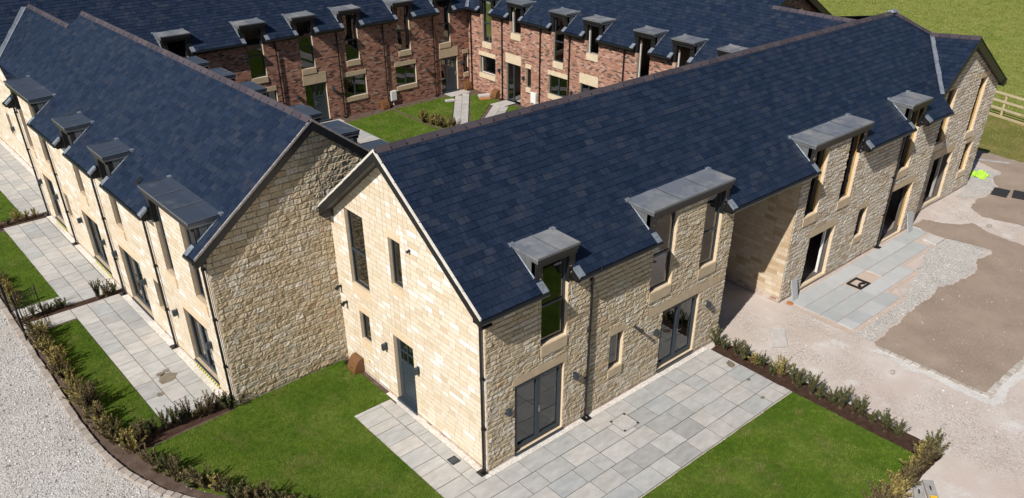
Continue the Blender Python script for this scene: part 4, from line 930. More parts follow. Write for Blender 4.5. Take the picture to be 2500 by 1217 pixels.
# lawns
LAWNS = {
 'front': [(-.16, 4.28), (-1.43, 4.30), (-1.43, -3.2), (-3.7, .9), (-4.9, 2.6), (-5.95, 4.3), (-6.42, 5.6), (-6.5, 6.7), (-3.85, 6.80), (-3.72, 6.96), (-.16, 6.97)],
 'right': [(1.4, -3.27), (9.05, -3.27), (9.1, -7.05), (1.4, -7.35)],
 'a1': A_([(-3.06, .42), (-1.92, .38), (-1.92, 7.92), (-3.1, 7.94)]),
 'a2': A_([(-3.2, 10.02), (-1.9, 10.0), (-1.9, 17.1), (-3.15, 17.1)]),
 'a3': A_([(-3.2, 18.25), (-.95, 18.35), (-.93, 27.4), (-3.2, 27.4)]),
 'a4': A_([(-3.2, 28.6), (.6, 28.6), (.6, 44), (-3.2, 44)]),
 'court1': [(12.0, 10), (12.05, 27.3), (15.22, 27.6), (15.22, 10)],
 'court2': [(15.46, 10), (15.46, 27.6), (19.3, 27.6), (19.60, 27.32), (15.98, 22.82), (15.90, 22.5), (15.90, 10)],
 'court3': [(16.9, 10), (16.9, 22.3), (20.5, 26.85), (21.0, 26.9), (21.2, 24.8), (20.2, 24.65), (18.3, 23.1), (17.15, 22.2), (17.15, 10)],
 'court4': [(18.15, 10), (18.15, 21.6), (19.0, 22.3), (20.7, 23.7), (21.2, 23.7), (21.2, 10)],
}
def inside(px, py, poly):
    r = np.zeros(len(px), bool); n = len(poly)
    for i in range(n):
        x0, y0 = poly[i]; x1, y1 = poly[(i+1) % n]
        c = ((y0 > py) != (y1 > py)); xi = (x1-x0)*(py-y0)/((y1-y0) if y1 != y0 else 1e-9)+x0
        r ^= c & (px < xi)
    return r
def blades(name, polys, dens, hgt, wid, mat, z=.02, lean=.7):
    allp = []
    for poly, d in zip(polys, dens):
        P = np.array(poly); lo, hi = P.min(0), P.max(0); n = int((hi-lo).prod()*d)
        x = rng.uniform(lo[0], hi[0], n); y = rng.uniform(lo[1], hi[1], n); k = inside(x, y, poly); allp.append(np.stack([x[k], y[k]], 1))
    P = np.concatenate(allp); n = len(P); a = rng.uniform(0, 2*np.pi, n); h = hgt*rng.uniform(.55, 1.3, n); wd = wid*rng.uniform(.7, 1.3, n)
    la = rng.uniform(0, 2*np.pi, n); ln = h*lean*rng.uniform(.1, 1, n)
    co = np.zeros((n, 3, 3), np.float32)
    dx, dy = np.cos(a)*wd/2, np.sin(a)*wd/2
    co[:, 0] = np.stack([P[:, 0]-dx, P[:, 1]-dy, np.full(n, z-.004)], 1); co[:, 1] = np.stack([P[:, 0]+dx, P[:, 1]+dy, np.full(n, z-.004)], 1)
    co[:, 2] = np.stack([P[:, 0]+np.cos(la)*ln, P[:, 1]+np.sin(la)*ln, z+h], 1)
    me = bpy.data.meshes.new(name); me.vertices.add(3*n); me.vertices.foreach_set('co', co.ravel())
    me.loops.add(3*n); me.loops.foreach_set('vertex_index', np.arange(3*n, dtype=np.int32)); me.polygons.add(n)
    me.polygons.foreach_set('loop_start', np.arange(0, 3*n, 3, dtype=np.int32)); me.update(); me.validate()
    me.materials.append(MAT[mat]); o = bpy.data.objects.new(name, me); C.objects.link(o); o['kind'] = 'stuff'; return o
for k, p in LAWNS.items(): sheet('lawn', p, .018, 'lawnbase', jag=.015, step=.15, skirt=.03)
near = ['front', 'right', 'a1', 'a2']; far = ['a3', 'a4', 'court1', 'court2', 'court3', 'court4']
blades('grass', [LAWNS[k] for k in near], [3200, 3200, 3200, 2200], .036, .009, 'blade')
blades('grass', [LAWNS[k] for k in far], [800, 300]+[700]*4, .045, .015, 'blade')
blades('grass', [[(36, 16), (43, 3), (41, -6), (70, -6), (95, 10), (95, 50), (60, 50), (30, 28)]], [110], .08, .045, 'fieldblade', z=-.03, lean=1.5)
blades('grass', [[(34.8, 8), (34.6, 1.2), (34.4, -2), (40.3, -2), (41.1, 4.2), (42, 10)]], [140], .06, .03, 'fieldblade', z=.0, lean=1.2)
# dark bark beds under the hedges
sheet('planting_bed', [(9.07, -.25), (9.75, -.2), (9.85, -6.8), (9.7, -7.5), (1.4, -7.75), (1.4, -7.3), (9.1, -7.05)], .002, 'bed', jag=.03, step=.12)
sheet('planting_bed', A_([(-3.1, -.22), (-.15, -.16), (.25, -.2), (.3, .0), (-.15, .38), (-3.1, .38)]), .006, 'bed', jag=.02, step=.12)
sheet('planting_bed', A_([(-3.2, 8.82), (-.12, 8.72), (-.12, 9.12), (-1.3, 9.2), (-3.2, 9.28)]), .006, 'bed', jag=.02, step=.12)
sheet('planting_bed', A_([(-3.2, 17.3), (-.1, 17.55), (-.1, 18.05), (-3.2, 18.1)]), .006, 'bed', jag=.02, step=.12)
sheet('planting_bed', [(15.24, 10), (15.44, 10), (15.44, 27.6), (15.24, 27.6)], .006, 'bedlight', jag=.01)
# white pebble margins against the walls
sheet('pebble_strip', [(-.04, 0), (9.0, 0), (9.0, -.20), (-.2, -.20), (-.2, 0)], .004, 'white_gravel')
sheet('pebble_strip', [(-.22, -.2), (0, -.2), (0, 4.6), (-.14, 4.6), (-.14, 4.0), (-.22, 4.0)], .0045, 'white_gravel')
sheet('pebble_strip', A_([(-.24, .35), (0, .35), (0, 8.6), (-.24, 8.6)]), .007, 'white_gravel')
sheet('pebble_strip', A_([(-.22, 9.1), (0, 9.1), (0, 17.8), (-.22, 17.6)]), .007, 'white_gravel'); sheet('pebble_strip', A_([(.72, 18.2), (.95, 18.2), (.95, 30), (.72, 30)]), .007, 'white_gravel')

def pebbles(name, polys, dens, size, mat, z=0.0):
    P = []
    for poly, d in zip(polys, dens):
        Q = np.array(poly); lo, hi = Q.min(0), Q.max(0); n = int((hi-lo).prod()*d); x = rng.uniform(lo[0], hi[0], n); y = rng.uniform(lo[1], hi[1], n); k = inside(x, y, poly); P.append(np.stack([x[k], y[k]], 1))
    P = np.concatenate(P); n = len(P); r = size*rng.lognormal(0, .45, n)/2; a = rng.uniform(0, 6.28, n)
    co = np.zeros((n, 6, 3), np.float32)
    for i in range(4):
        rr = r*rng.uniform(.7, 1.3, n); co[:, i, 0] = P[:, 0]+np.cos(a+i*1.5708)*rr; co[:, i, 1] = P[:, 1]+np.sin(a+i*1.5708)*rr; co[:, i, 2] = z+r*rng.uniform(.0, .4, n)
    co[:, 4] = np.stack([P[:, 0]+r*rng.uniform(-.4, .4, n), P[:, 1]+r*rng.uniform(-.4, .4, n), z+r*rng.uniform(.6, 1.1, n)], 1); co[:, 5] = np.stack([P[:, 0], P[:, 1], z-r*.3], 1)
    f = np.array([(0, 1, 4), (1, 2, 4), (2, 3, 4), (3, 0, 4)], np.int32); F = (f[None]+(np.arange(n)*6)[:, None, None]).reshape(-1, 3)
    me = bpy.data.meshes.new(name); me.from_pydata(co.reshape(-1, 3).tolist(), [], F.tolist()); me.update(); me.materials.append(MAT[mat])
    o = bpy.data.objects.new(name, me); C.objects.link(o); o['kind'] = 'stuff'; return o
MAT['pebble'] = island('limestone_chippings', [(0, (.26, .245, .24)), (.25, (.40, .38, .36)), (.6, (.52, .50, .48)), (.92, (.66, .64, .62)), (1, (.50, .36, .29))], rough=.9)
pebbles('gravel', [[(13.4, -2.7), (16.9, -2.75), (19.3, -2.1), (22.7, -.9), (23.2, -3.1), (13.5, -3.4)], [(9.9, -8.2), (12.8, -8.2), (12.5, -5.5), (10.2, -6)], [(10, -5.5), (12.8, -3), (13.2, -.5), (10, -1.2)], [(23, -.4), (29.4, .3), (32, 1), (31, .1), (28, -.6), (26.3, -1.6), (25.4, -1.3)], [(13.4, -3.6), (24, -3.6), (24, -7), (13.4, -7)]], [120, 130, 40, 60, 4], .026, 'pebble')
pebbles('gravel', [[(-7.6, 20), (-9.5, 20), (-9.5, 6), (-6.6, 4.6), (-7.5, 8)], [(-7.3, 14), (-7.05, 14), (-6.85, 8), (-5.5, 4), (-6.1, 4)]], [330, 60], .028, 'pebble')
# ------------------------------------------------------------------ paving
def paving(name, O, U, rows, mat, th=.03, z=.012, gap=.017, base=True, skip=()):
    """rows: (v0, v1, u0, u1, [slab lengths]); every slab is a loose piece"""
    O, U = Vector((*O, 0)), Vector((*U, 0)); V = Vector((-U.y, U.x, 0)); mb = MB()
    for r, (v0, v1, u0, u1, ls) in enumerate(rows):
        u = u0; i = 0; vi0, vi1 = v0+gap/2, v1-gap/2
        while u < u1-.03:
            l = ls[i % len(ls)]; q = min(u+l, u1); 
            if u1-q < .12: q = u1
            if (r, i) not in skip:
                j = lambda: random.uniform(-.003, .003)
                zz = z+random.uniform(-.003, .003); c = [(u+gap/2, vi0), (q-gap/2, vi0), (q-gap/2, vi1), (u+gap/2, vi1)]
                P = [O+U*a+V*b for a, b in c]
                mb.hexa([(p.x, p.y, zz-th) for p in P]+[(p.x+j(), p.y+j(), zz+j()*.5) for p in P], 0)
            u = q; i += 1
        if base:
            P = [O+U*a+V*b for a, b in ((u0, v0-.004), (u1, v0-.004), (u1, v1+.004), (u0, v1+.004))]; mb.poly([(p.x, p.y, z-.006) for p in P], 1)
    return struct(mb.build(name, [mat, 'joint'], bevel=0))
ls = lambda *a: list(a)
paving('patio', (0, 0), (1, 0), [(-.79, -.2, -1.43, 9.06, ls(.62, .9, .78, .9, .9)), (-1.4, -.79, -1.43, 9.06, ls(.9, .9, .6, .9)), (-2.0, -1.4, -1.43, 9.06, ls(.45, .9, .9, .9, .6)), (-2.61, -2.0, -1.43, 9.06, ls(.8, .6, .9, .9)), (-3.22, -2.61, -1.43, 9.06, ls(.6, .9, .9)), (-3.82, -3.22, -1.43, 1.4, ls(.9, .6, .9)), (-4.5, -3.82, -1.43, 1.4, ls(.5, .9, .9))], 'paving')
paving('patio', (-1.43, -.2), (0, 1), [(-1.24, -.86, 0, 4.5, ls(.6, .45, .9, .6)), (-.86, 0, 0, 4.5, ls(.55, .62, .4, .6))], 'paving')
ca, sa = math.cos(TH), math.sin(TH)
UA = (-sa, ca)
for y0, y1, n in ((.42, 8.78, 0), (9.12, 17.5, 1)):
    paving('patio', A2w(0, 0), UA, [(.24, .78, y0, y1, ls(.5, .85, .85, .6)), (.78, 1.34, y0, y1, ls(.85, .85, .7)), (1.34, 1.9, y0, y1, ls(.6, .85, .85))], 'paving')
paving('patio', A2w(0, 0), UA, [(-.72, -.2, 18.15, 30, ls(.5, .85, .85, .6)), (-.2, .36, 18.15, 30, ls(.85, .85, .7)), (.36, .93, 18.15, 30, ls(.6, .85, .85))], 'paving')
paving('path', A2w(0, 0), UA, [(1.9, 2.7, 8.04, 8.8, ls(.8)), (2.7, 3.45, 8.04, 8.8, ls(.8)), (1.9, 2.6, 9.28, 10.0, ls(.8)), (2.6, 3.4, 9.28, 10.0, ls(.8))], 'paving')
paving('patio', (0, 0), (1, 0), [(-.80, -.16, 13.6, 22.88, ls(.9, 1.2, 1.2, .9, 1.2)), (-1.44, -.82, 13.6, 16.18, ls(.9, .9, .8)), (-1.44, -.82, 17.85, 21.6, ls(1.2, .9, 1.2, .6)), (-2.06, -1.46, 13.6, 19.25, ls(.6, 1.2, .9, 1.2, .9)), (-2.68, -2.08, 13.6, 16.85, ls(.45, .9, .9, 1.1))], 'pavingblue', z=.03, base=False)
# courtyard paths
paving('path', (0, 0), (0, 1), [(-12.0, -11.4, 9, 27.6, ls(.6, .9)), (-11.4, -10.8, 9, 27.6, ls(.9, .6))], 'paving'); paving('path', (0, 0), (1, 0), [(27.6, 28.2, 10.2, 12.1, ls(.7, .6))], 'paving')
paving('path', (0, 0), (1, 0), [(27.35, 28.15, 19.45, 20.95, ls(.7, .8))], 'paving', z=.05)
paving('path', (20.05, 27.1), (-.626, -.780), [(-.43, .0, -.1, 6.1, ls(.9, .6)), (.0, .43, -.5, 5.7, ls(.6, .9))], 'paving', z=.046); paving('path', (0, 0), (0, 1), [(-16.85, -16.4, 10, 22.3, ls(.6, .9)), (-16.4, -15.95, 10, 22.6, ls(.9, .6))], 'paving', z=.042)
paving('path', (21.55, 24.7), (-1, -.04), [(0, .45, .0, 1.3, ls(.7, .6)), (.45, .9, .0, 1.3, ls(.6, .7))], 'paving', z=.05); paving('path', (20.35, 24.3), (-.78, -.63), [(-.1, .40, -.2, 2.7, ls(.6, .9)), (.40, .86, .1, 2.6, ls(.9, .6))], 'paving', z=.046)
paving('path', (0, 0), (0, 1), [(-18.1, -17.65, 10, 22.0, ls(.6, .9)), (-17.65, -17.2, 10, 22.3, ls(.9, .6))], 'paving', z=.042)
# damp patches on the flags
def blob(c, r, z, seed, sx=1.0, sy=1.0, rot=0):
    mb = MB(); pts = []
    for i in range(28):
        a = 2*math.pi*i/28; rr = r*(1+.45*mnoise.noise((math.cos(a)*1.5+seed, math.sin(a)*1.5, seed))); x, y = rr*sx*math.cos(a), rr*sy*math.sin(a)
        pts.append((c[0]+x*math.cos(rot)-y*math.sin(rot), c[1]+x*math.sin(rot)+y*math.cos(rot), z))
    mb.poly(pts); return struct(mb.build('puddle', 'stain'))
for c, r, s, sx, sy, ro in (((-4.72, 9.62), .30, 1, 1.0, .75, .6), ((-4.83, 9.95), .13, 2, 1, .8, 0), ((-4.62, 10.02), .11, 3, 1, .8, 0), ((-5.2, 8.93), .12, 4, 1, .7, 1), ((8.85, -1.2), .15, 5, 1.3, .7, .9), ((8.6, -2.05), .075, 6, 1, .7, 0), ((8.15, -2.85), .07, 7, 1.2, .7, 0)): blob(c, r, .019, s, sx, sy, ro)

# ------------------------------------------------------------------ kerbs
def kerb(path, l, wdt, h, mat, inset=0.0):
    mb = MB(); P = [Vector((*p, 0)) for p in path]; d = [0]
    for a, b in zip(P, P[1:]): d.append(d[-1]+(b-a).length)
    def at(s):
        for i in range(len(P)-1):
            if s <= d[i+1] or i == len(P)-2: return P[i].lerp(P[i+1], (s-d[i])/(d[i+1]-d[i])), (P[i+1]-P[i]).normalized()
    s = 0
    while s < d[-1]-.1:
        L_ = l*random.uniform(.85, 1.15); p, t = at(s+L_/2); n = Vector((-t.y, t.x, 0)); a = random.uniform(-.05, .05); t = (t+n*a).normalized(); n = Vector((-t.y, t.x, 0))
        hh = h+random.uniform(-.015, .015); ww = wdt*random.uniform(.88, 1.1)
        c = [p+t*x+n*y for x, y in ((-L_/2+.006, -ww/2), (L_/2-.006, -ww/2), (L_/2-.006, ww/2), (-L_/2+.006, ww/2))]
        tp = [p+t*x+n*y for x, y in ((-L_/2+.018, -ww/2+.014), (L_/2-.018, -ww/2+.014), (L_/2-.018, ww/2-.014), (-L_/2+.018, ww/2-.014))]
        j = lambda: random.uniform(-.01, .01)
        mb.hexa([(q.x, q.y, -.05) for q in c]+[(q.x, q.y, hh-.016) for q in c]); mb.f.pop(-5); mb.m.pop()
        nb = len(mb.v); mb.v += [(q.x+j(), q.y+j(), hh+j()*.4) for q in tp]
        for k in range(4): mb.f.append((nb-4+k, nb-4+(k+1) % 4, nb+(k+1) % 4, nb+k)); mb.m.append(0)
        mb.f.append((nb, nb+1, nb+2, nb+3)); mb.m.append(0); s += L_
    return struct(mb.build('kerb', mat))
kerb([(-7.56, 34), (-7.47, 14), (-7.45, 9.0), (-7.40, 8.0), (-7.28, 6.89), (-7.10, 6.0), (-6.92, 5.45), (-6.68, 4.8), (-6.3, 4.1), (-5.6, 3.05), (-4.5, 1.6), (-3.0, -.2)], .26, .19, .07, 'sett')
kerb([(13.22, -3.75), (13.3, -7.12)], .24, .17, .03, 'settgrey'); kerb([(13.3, -7.16), (22, -7.1)], .24, .17, .03, 'settgrey')
sheet('limestone_dust', [(12.85, -3.6), (13.15, -3.6), (13.2, -7.25), (22, -7.22), (22, -7.6), (12.95, -7.5)], -.002, 'dust', jag=.10, step=.05)

# ================================================================== PLANTS
def yew(name, seed, hgt, spread, nst, mat):
    r = random.Random(seed); st = MB(); lf = MB()
    for k in range(nst):
        a = r.uniform(0, 2*math.pi); sp = spread*r.uniform(.15, 1.0); h = hgt*r.uniform(.6, 1.05)*(1-.25*sp/spread); P = []
        bx, by = r.uniform(-.03, .03), r.uniform(-.03, .03)
        for i in range(6):
            t = i/5; P.append(Vector((bx+math.cos(a)*sp*t**1.25, by+math.sin(a)*sp*t**1.25, h*t**.9))+Vector((r.uniform(-.012, .012), r.uniform(-.012, .012), 0))*t)
        st.tube(P, [.008, .007, .006, .005, .004, .002], 4, 0, False)
        for i in range(5):
            for m_ in range(7):
                t = (m_+r.random())/7; p = P[i].lerp(P[i+1], t); ax = (P[i+1]-P[i]).normalized()
                if i == 0 and t < .5: continue
                for q in range(2):
                    b = r.uniform(0, 2*math.pi); o1 = ax.cross(Vector((math.cos(b), math.sin(b), .3))).normalized()
                    ln = r.uniform(.035, .075)*(1.15-.5*(i+t)/5); d = (o1*.8+ax*.75).normalized(); sd = d.cross(ax).normalized()*r.uniform(.007, .012)
                    lf.poly([p-sd*.5, p+d*ln*.5-sd, p+d*ln, p+d*ln*.5+sd])
    root = lf.build(name, mat); s = st.build('stems', 'bark', root); s.location = (0, 0, 0)
    return root
PROTO = [('needle_g', .52, .24, 15), ('needle_b', .50, .26, 14), ('needle_y', .50, .25, 15), ('needle_g', .44, .22, 13), ('needle_y', .42, .24, 13), ('needle_b', .60, .22, 13), ('needle_g', .60, .20, 14)]
protos = []
used_ = [False]*len(PROTO)
for i, (mt, h, s, n) in enumerate(PROTO): protos.append(yew('yew_plant', 50+i, h, s, n, mt))
WORDS = {'needle_g': 'dark green', 'needle_b': 'brownish green', 'needle_y': 'yellowish green'}
def plant(k, x, y, sc_, label, group):
    src = protos[k]
    if not used_[k]: o = src; used_[k] = True
    else:
        o = src.copy(); C.objects.link(o)
        for ch in src.children:
            c = ch.copy(); C.objects.link(c); c.parent = o
    sc_ *= random.uniform(1.05, 1.5); o.location = (x, y, .0); o.scale = (sc_, sc_, sc_*random.uniform(.95, 1.2)); o.rotation_euler = (random.uniform(-.08, .08), random.uniform(-.08, .08), random.uniform(0, 6.28))
    tag(o, label % WORDS[PROTO[k][0]], 'shrub', group)
def hedge(path, step, choice, label, group, jit=.06, sc_=(.85, 1.15)):
    P = [Vector((*p, 0)) for p in path]; d = [0]
    for a, b in zip(P, P[1:]): d.append(d[-1]+(b-a).length)
    s = step*.3
    while s < d[-1]:
        for i in range(len(P)-1):
            if s <= d[i+1]: p = P[i].lerp(P[i+1], (s-d[i])/(d[i+1]-d[i])); break
        plant(random.choice(choice), p.x+random.uniform(-jit, jit), p.y+random.uniform(-jit, jit), random.uniform(*sc_), label, group)
        s += step*random.uniform(.85, 1.15)
hedge([(-7.12, 19.5), (-7.12, 17.0)], .36, (2, 4, 1), '%s young yew in the kerbside hedge beside the left edge of the photo', 'yews in the kerbside hedge above the gate', sc_=(.85, 1.1))
hedge([(-7.08, 14.95), (-7.05, 9.5), (-6.93, 7.6), (-6.72, 6.6)], .30, (0, 2, 2, 1, 4, 5), '%s young yew in the kerbside hedge beside the narrow strip of lawn', 'yews in the kerbside hedge along the strip lawn', .09, (.95, 1.3))
hedge([(-6.62, 6.3), (-6.35, 5.3), (-5.85, 4.2), (-5.15, 3.1), (-4.2, 1.8)], .27, (1, 1, 5, 2, 0, 3), '%s young yew in the curving kerbside hedge before the big front lawn', 'yews in the curving front hedge', .09, (.9, 1.2))
hedge(A_([(-3.0, .1), (-2.0, .16), (-1.0, .06), (.15, -.1)]), .24, (0, 1, 5, 6, 3), '%s young yew in the short hedge ending at the rock-faced gable corner', 'yews in the hedge at the gable corner', .05, (.85, 1.15))
hedge(A_([(-3.05, 9.02), (-2.2, 9.08), (-1.75, 9.08)]), .26, (3, 0, 6), '%s young yew beside the open iron gate', 'yews beside the iron gate', .05, (.7, .95))
hedge(A_([(-1.0, 8.92), (-.2, 8.82)]), .26, (1, 5, 6), '%s young yew between two stone patios against the sunlit wall', 'yews between the two patios', .05, (.95, 1.25))
hedge(A_([(-2.6, 17.75), (-1.2, 17.75), (-.35, 17.8)]), .36, (4, 2, 3, 1), '%s young yew in the farther row across the left patios', 'yews in the farther patio row', .05, (.8, 1.05))
hedge([(9.35, -.15), (9.42, -3.4), (9.48, -6.6)], .34, (0, 0, 3, 6, 2, 1, 4), '%s young yew in the straight hedge between patio lawn and gravel drive', 'yews in the straight right-hand hedge', .07, (.85, 1.1))
hedge([(9.62, -7.25), (8.4, -7.35), (7.0, -7.42), (5.5, -7.5)], .24, (2, 4, 1, 5, 0), '%s young yew in the hedge along the bottom edge of the right lawn', 'yews at the bottom of the right lawn', .07, (1.0, 1.3))
hedge([(15.34, 24.6), (15.7, 22.6), (15.75, 21.0)], .26, (2, 4, 1), '%s young yew in the courtyard lawn between the brick ranges', 'yews in the courtyard', .05, (1.0, 1.3))
for i, u in enumerate(used_):
    if not u:
        for ch in list(protos[i].children): bpy.data.objects.remove(ch)
        bpy.data.objects.remove(protos[i])

# ================================================================== SMALL THINGS
def gas_box(x, y, rz, label, open_=False):
    mb = MB(); w2 = .22
    prof = [(0, 0), (.33, 0), (.34, .10), (.30, .22), (.23, .38), (.16, .46), (.10, .50), (0, .50)]
    for s in (-1, 1): mb.poly([(s*w2*(1 if s > 0 else 1), d, z) for d, z in (prof if s > 0 else prof[::-1])])
    for (d0, z0), (d1, z1) in zip(prof, prof[1:]+prof[:1]): mb.poly([(-w2, d0, z0), (-w2, d1, z1), (w2, d1, z1), (w2, d0, z0)])
    o = mb.build('gas_meter_box', 'brownbox', bevel=.012); o.location = (x, y, 0); o.rotation_euler = (0, 0, rz)
    l = MB(); l.box(-w2-.012, w2+.012, -.0, .012, 0, .51); l.box(-.05, .05, .30, .345, .2, .225); l.build('latch_plate', 'brownbox', o)
    tag(o, label, 'meter box', 'brown gas meter boxes')
gas_box(-.02, 6.2, R(90), 'brown gas meter box standing on the front lawn against the smooth stone gable end')
gas_box(15.12, 28.27, R(180), 'brown gas meter box at the shaded brick wall, left of the white meter cabinet')
gas_box(21.28, 28.27, R(180), 'brown gas meter box in the inner corner of the courtyard beside a slim window')
gas_box(21.57, 25.55, R(90), 'brown gas meter box at the sunlit brick wall, left of a downpipe')
def leaning(x, y, rz, ln, wd, label):
    mb = MB(); mb.box(-wd/2, wd/2, 0, .035, 0, ln); o = mb.build('paving_slab', 'pavingblue', bevel=.004); o.location = (x, y, .03); o.rotation_euler = (R(14), 0, rz); tag(o, label, 'paving slab')
leaning(13.86, -.26, R(180), .78, .34, 'grey paving slab leaning on the wall beside the passage corner')
leaning(22.35, -.26, R(180), .85, .42, 'grey paving slab leaning on the wall beside the far doorway')
mb = MB(); mb.hexa([(x, y, z) for z, dz in ((.03, 0), (.07, 0)) for x, y in ((11.40, -.88), (10.66, -1.52), (11.03, -1.83), (11.83, -1.17))]); o = mb.build('paving_slab', 'concrete', bevel=.006)
tag(o, 'pale loose paving slab lying on the gravel drive beside the straight hedge', 'paving slab')
mb = MB(); mb.box(22.0, 22.75, -1.55, -.98, .0, .07); o = mb.build('paving_slab', 'concrete', bevel=.008); tag(o, 'grey concrete slab lying on loose stone beyond the end of the blue-grey patio', 'paving slab')
for i, (x, y) in enumerate(((29.55, -1.0), (29.9, -1.75))):
    mb = MB(); mb.box(-.48, .48, -.33, .33, 0, .05); o = mb.build('rubber_mat', 'under', bevel=.01); o.location = (x, y, .01); o.rotation_euler = (0, 0, R(12+i*4))
    tag(o, 'dark flat slab on the far topsoil, ' + ('nearer the building' if i == 0 else 'nearer the right edge of the photo'), 'slab', 'two dark slabs on the soil')
mb = MB(); mb.box(-.75, .75, -.09, .09, 0, .04); o = mb.build('plank', 'greyboard', bevel=.004); o.location = (33.45, .95, .01); o.rotation_euler = (0, 0, R(-62)); tag(o, 'weathered plank lying on soil at the edge of the worn turf', 'plank')
mb = MB(); 
for i in range(2): pass
pts = {}; n = 14; rows = []
for j in range(n+1):
    row = []
    for i in range(n+1):
        x, y = (i/n-.5)*.85, (j/n-.5)*.7; e = max(0, 1-((x/.45)**2+(y/.38)**2)); row.append((x*(1+.25*mnoise.noise((x*4, y*4, 1))), y*(1+.25*mnoise.noise((x*4, y*4, 5))), max(.0, .22*e**.5*(.35+1.3*abs(mnoise.noise((x*9, y*9, 9)))))))
    rows.append(row)
mb.grid(rows); o = mb.build('hi_vis_jacket', 'hivis'); o.location = (31.05, .55, .005); tag(o, 'crumpled bright yellow-green jacket lying on the stones at the building corner', 'jacket')
# inspection chamber in the gap of the second patio
mb = MB()
for a in ((16.32, 17.0, -1.46, -1.38), (16.32, 17.0, -.93, -.86), (16.32, 16.40, -1.38, -.93), (16.92, 17.0, -1.38, -.93)): mb.box(a[0], a[1], a[2], a[3], .0, .055)
o = mb.build('inspection_chamber', 'black', bevel=.004); tag(o, 'black square manhole frame in the gap of the unfinished blue-grey patio', 'manhole frame')
mb = MB(); mb.tube([(16.66+.17*math.cos(t), -1.33+.06*math.sin(t)*2, .03) for t in np.linspace(0, math.pi, 9)], .045, 8); mb.build('pipe_bend', 'gloss', o)
# recessed cover with stone insert in the near patio
mb = MB(); X0, X1, Y0, Y1 = 3.9, 4.52, -1.27, -.66
for a in ((X0, X1, Y0, Y0+.012), (X0, X1, Y1-.012, Y1), (X0, X0+.012, Y0+.012, Y1-.012), (X1-.012, X1, Y0+.012, Y1-.012)): mb.box(*a, .0, .021)
o = mb.build('manhole_cover', 'steel'); tag(o, 'paved-in manhole cover with a thin steel rim in the near patio', 'manhole cover')
mb = MB(); mb.box(X0+.02, X1-.02, Y0+.02, Y1-.02, 0, .0185); mb.build('stone_insert', 'paving', o)
mb = MB()
for x in (X0+.05, X1-.05):
    for y in (Y0+.05, Y1-.05): mb.box(x-.03, x+.03, y-.03, y+.03, .0186, .0215)
mb.build('lifting_point', 'gloss', o)
mb = MB()
for i in range(7): mb.box(-.11, .11, -.115+i*.034, -.098+i*.034, .012, .026)
for a in ((-.125, .125, -.14, -.118), (-.125, .125, .118, .14), (-.125, -.11, -.118, .118), (.11, .125, -.118, .118)): mb.box(*a, .0, .028)
o = mb.build('drain_grate', 'anth'); o.location = (-.40, .93, 0); tag(o, 'small square drain grate in the paving by the smooth gable end', 'drain grate')
mb = MB(); mb.tube([(0, 0, 0), (0, 0, .05)], .11, 14); mb.tube([(0, 0, .05), (0, 0, .065)], .075, 14)
o = mb.build('drain_pot', 'rust'); o.location = (13.52, -.30, .0); tag(o, 'round orange-sided drain cap at the foot of the passage corner', 'drain cap')
mb = MB(); mb.tube([(0, 0, .005), (0, 0, .055)], .10, 14); o = mb.build('drain_pot', 'gloss'); o.location = (-.18, 6.72, .0); tag(o, 'round dark drain cap in the inner lawn corner between two gables', 'drain cap')
# grey boards by the bottom edge
for i, (c, e) in enumerate((((8.02, -7.62), (7.35, -8.0)), ((8.34, -7.72), (7.6, -8.28)))):
    mb = MB(); d = Vector((e[0]-c[0], e[1]-c[1], 0)); ln = 1.35; d.normalize(); n = Vector((-d.y, d.x, 0)); p = Vector((*c, 0)); t0, t1 = 0, ln
    def bx(a, b, s, t, z0, z1, m=0):
        q = [p+d*x+n*y for x, y in ((a, s), (b, s), (b, t), (a, t))]; mb.hexa([(v.x, v.y, z0) for v in q]+[(v.x, v.y, z1) for v in q], m)
    bx(0, ln, -.13, .13, .005, .07)
    for k in range(3): bx(.22+k*.36, .38+k*.36, -.02, .02, .0705, .074, 1)
    o = mb.build('scaffold_board', ['greyboard', 'black'], bevel=.004); tag(o, 'grey slotted board on gravel at the bottom edge, ' + ('the one nearer the hedge' if i == 0 else 'the one carrying a yellow clip'), 'board', 'two grey boards by the hedge end')
mb = MB(); mb.box(-.13, .13, -.08, .08, 0, .05); mb.tube([(-.07, .02, .05), (-.07, .02, .054)], .025, 10); o = mb.build('clip', 'amber', bevel=.012); o.location = (7.72, -8.17, .075); o.rotation_euler = (0, 0, R(35)); tag(o, 'yellow plastic clip on the outer grey board at the bottom edge', 'clip')
# bottle on a sill, pallet inside a doorway
mb = MB(); pr = [(.05, 0), (.052, .02), (.052, .30), (.03, .36), (.018, .38), (.018, .46), (0, .46)]
for (r0, z0), (r1, z1) in zip(pr, pr[1:]):
    for k in range(10):
        a, b = 2*math.pi*k/10, 2*math.pi*(k+1)/10; mb.poly([(r0*math.cos(a), r0*math.sin(a), z0), (r0*math.cos(b), r0*math.sin(b), z0), (r1*math.cos(b), r1*math.sin(b), z1), (r1*math.cos(a), r1*math.sin(a), z1)])
o = mb.build('bottle', 'white'); o.location = (21.85, 26.55, 3.12); tag(o, 'white bottle standing behind an upper window of the sunlit brick front', 'bottle')
mb = MB()
for i in range(5): mb.box(-.5, .5, -.4+i*.18, -.32+i*.18, .10, .13)
for i in range(3): mb.box(-.5+i*.46, -.42+i*.46, -.4, .4, 0, .10)
o = mb.build('pallet', 'bluepl'); o.location = (20.95, .55, .12); o.rotation_euler = (R(50), 0, 0); tag(o, 'blue slatted pallet tipped up inside the open doorway', 'pallet')
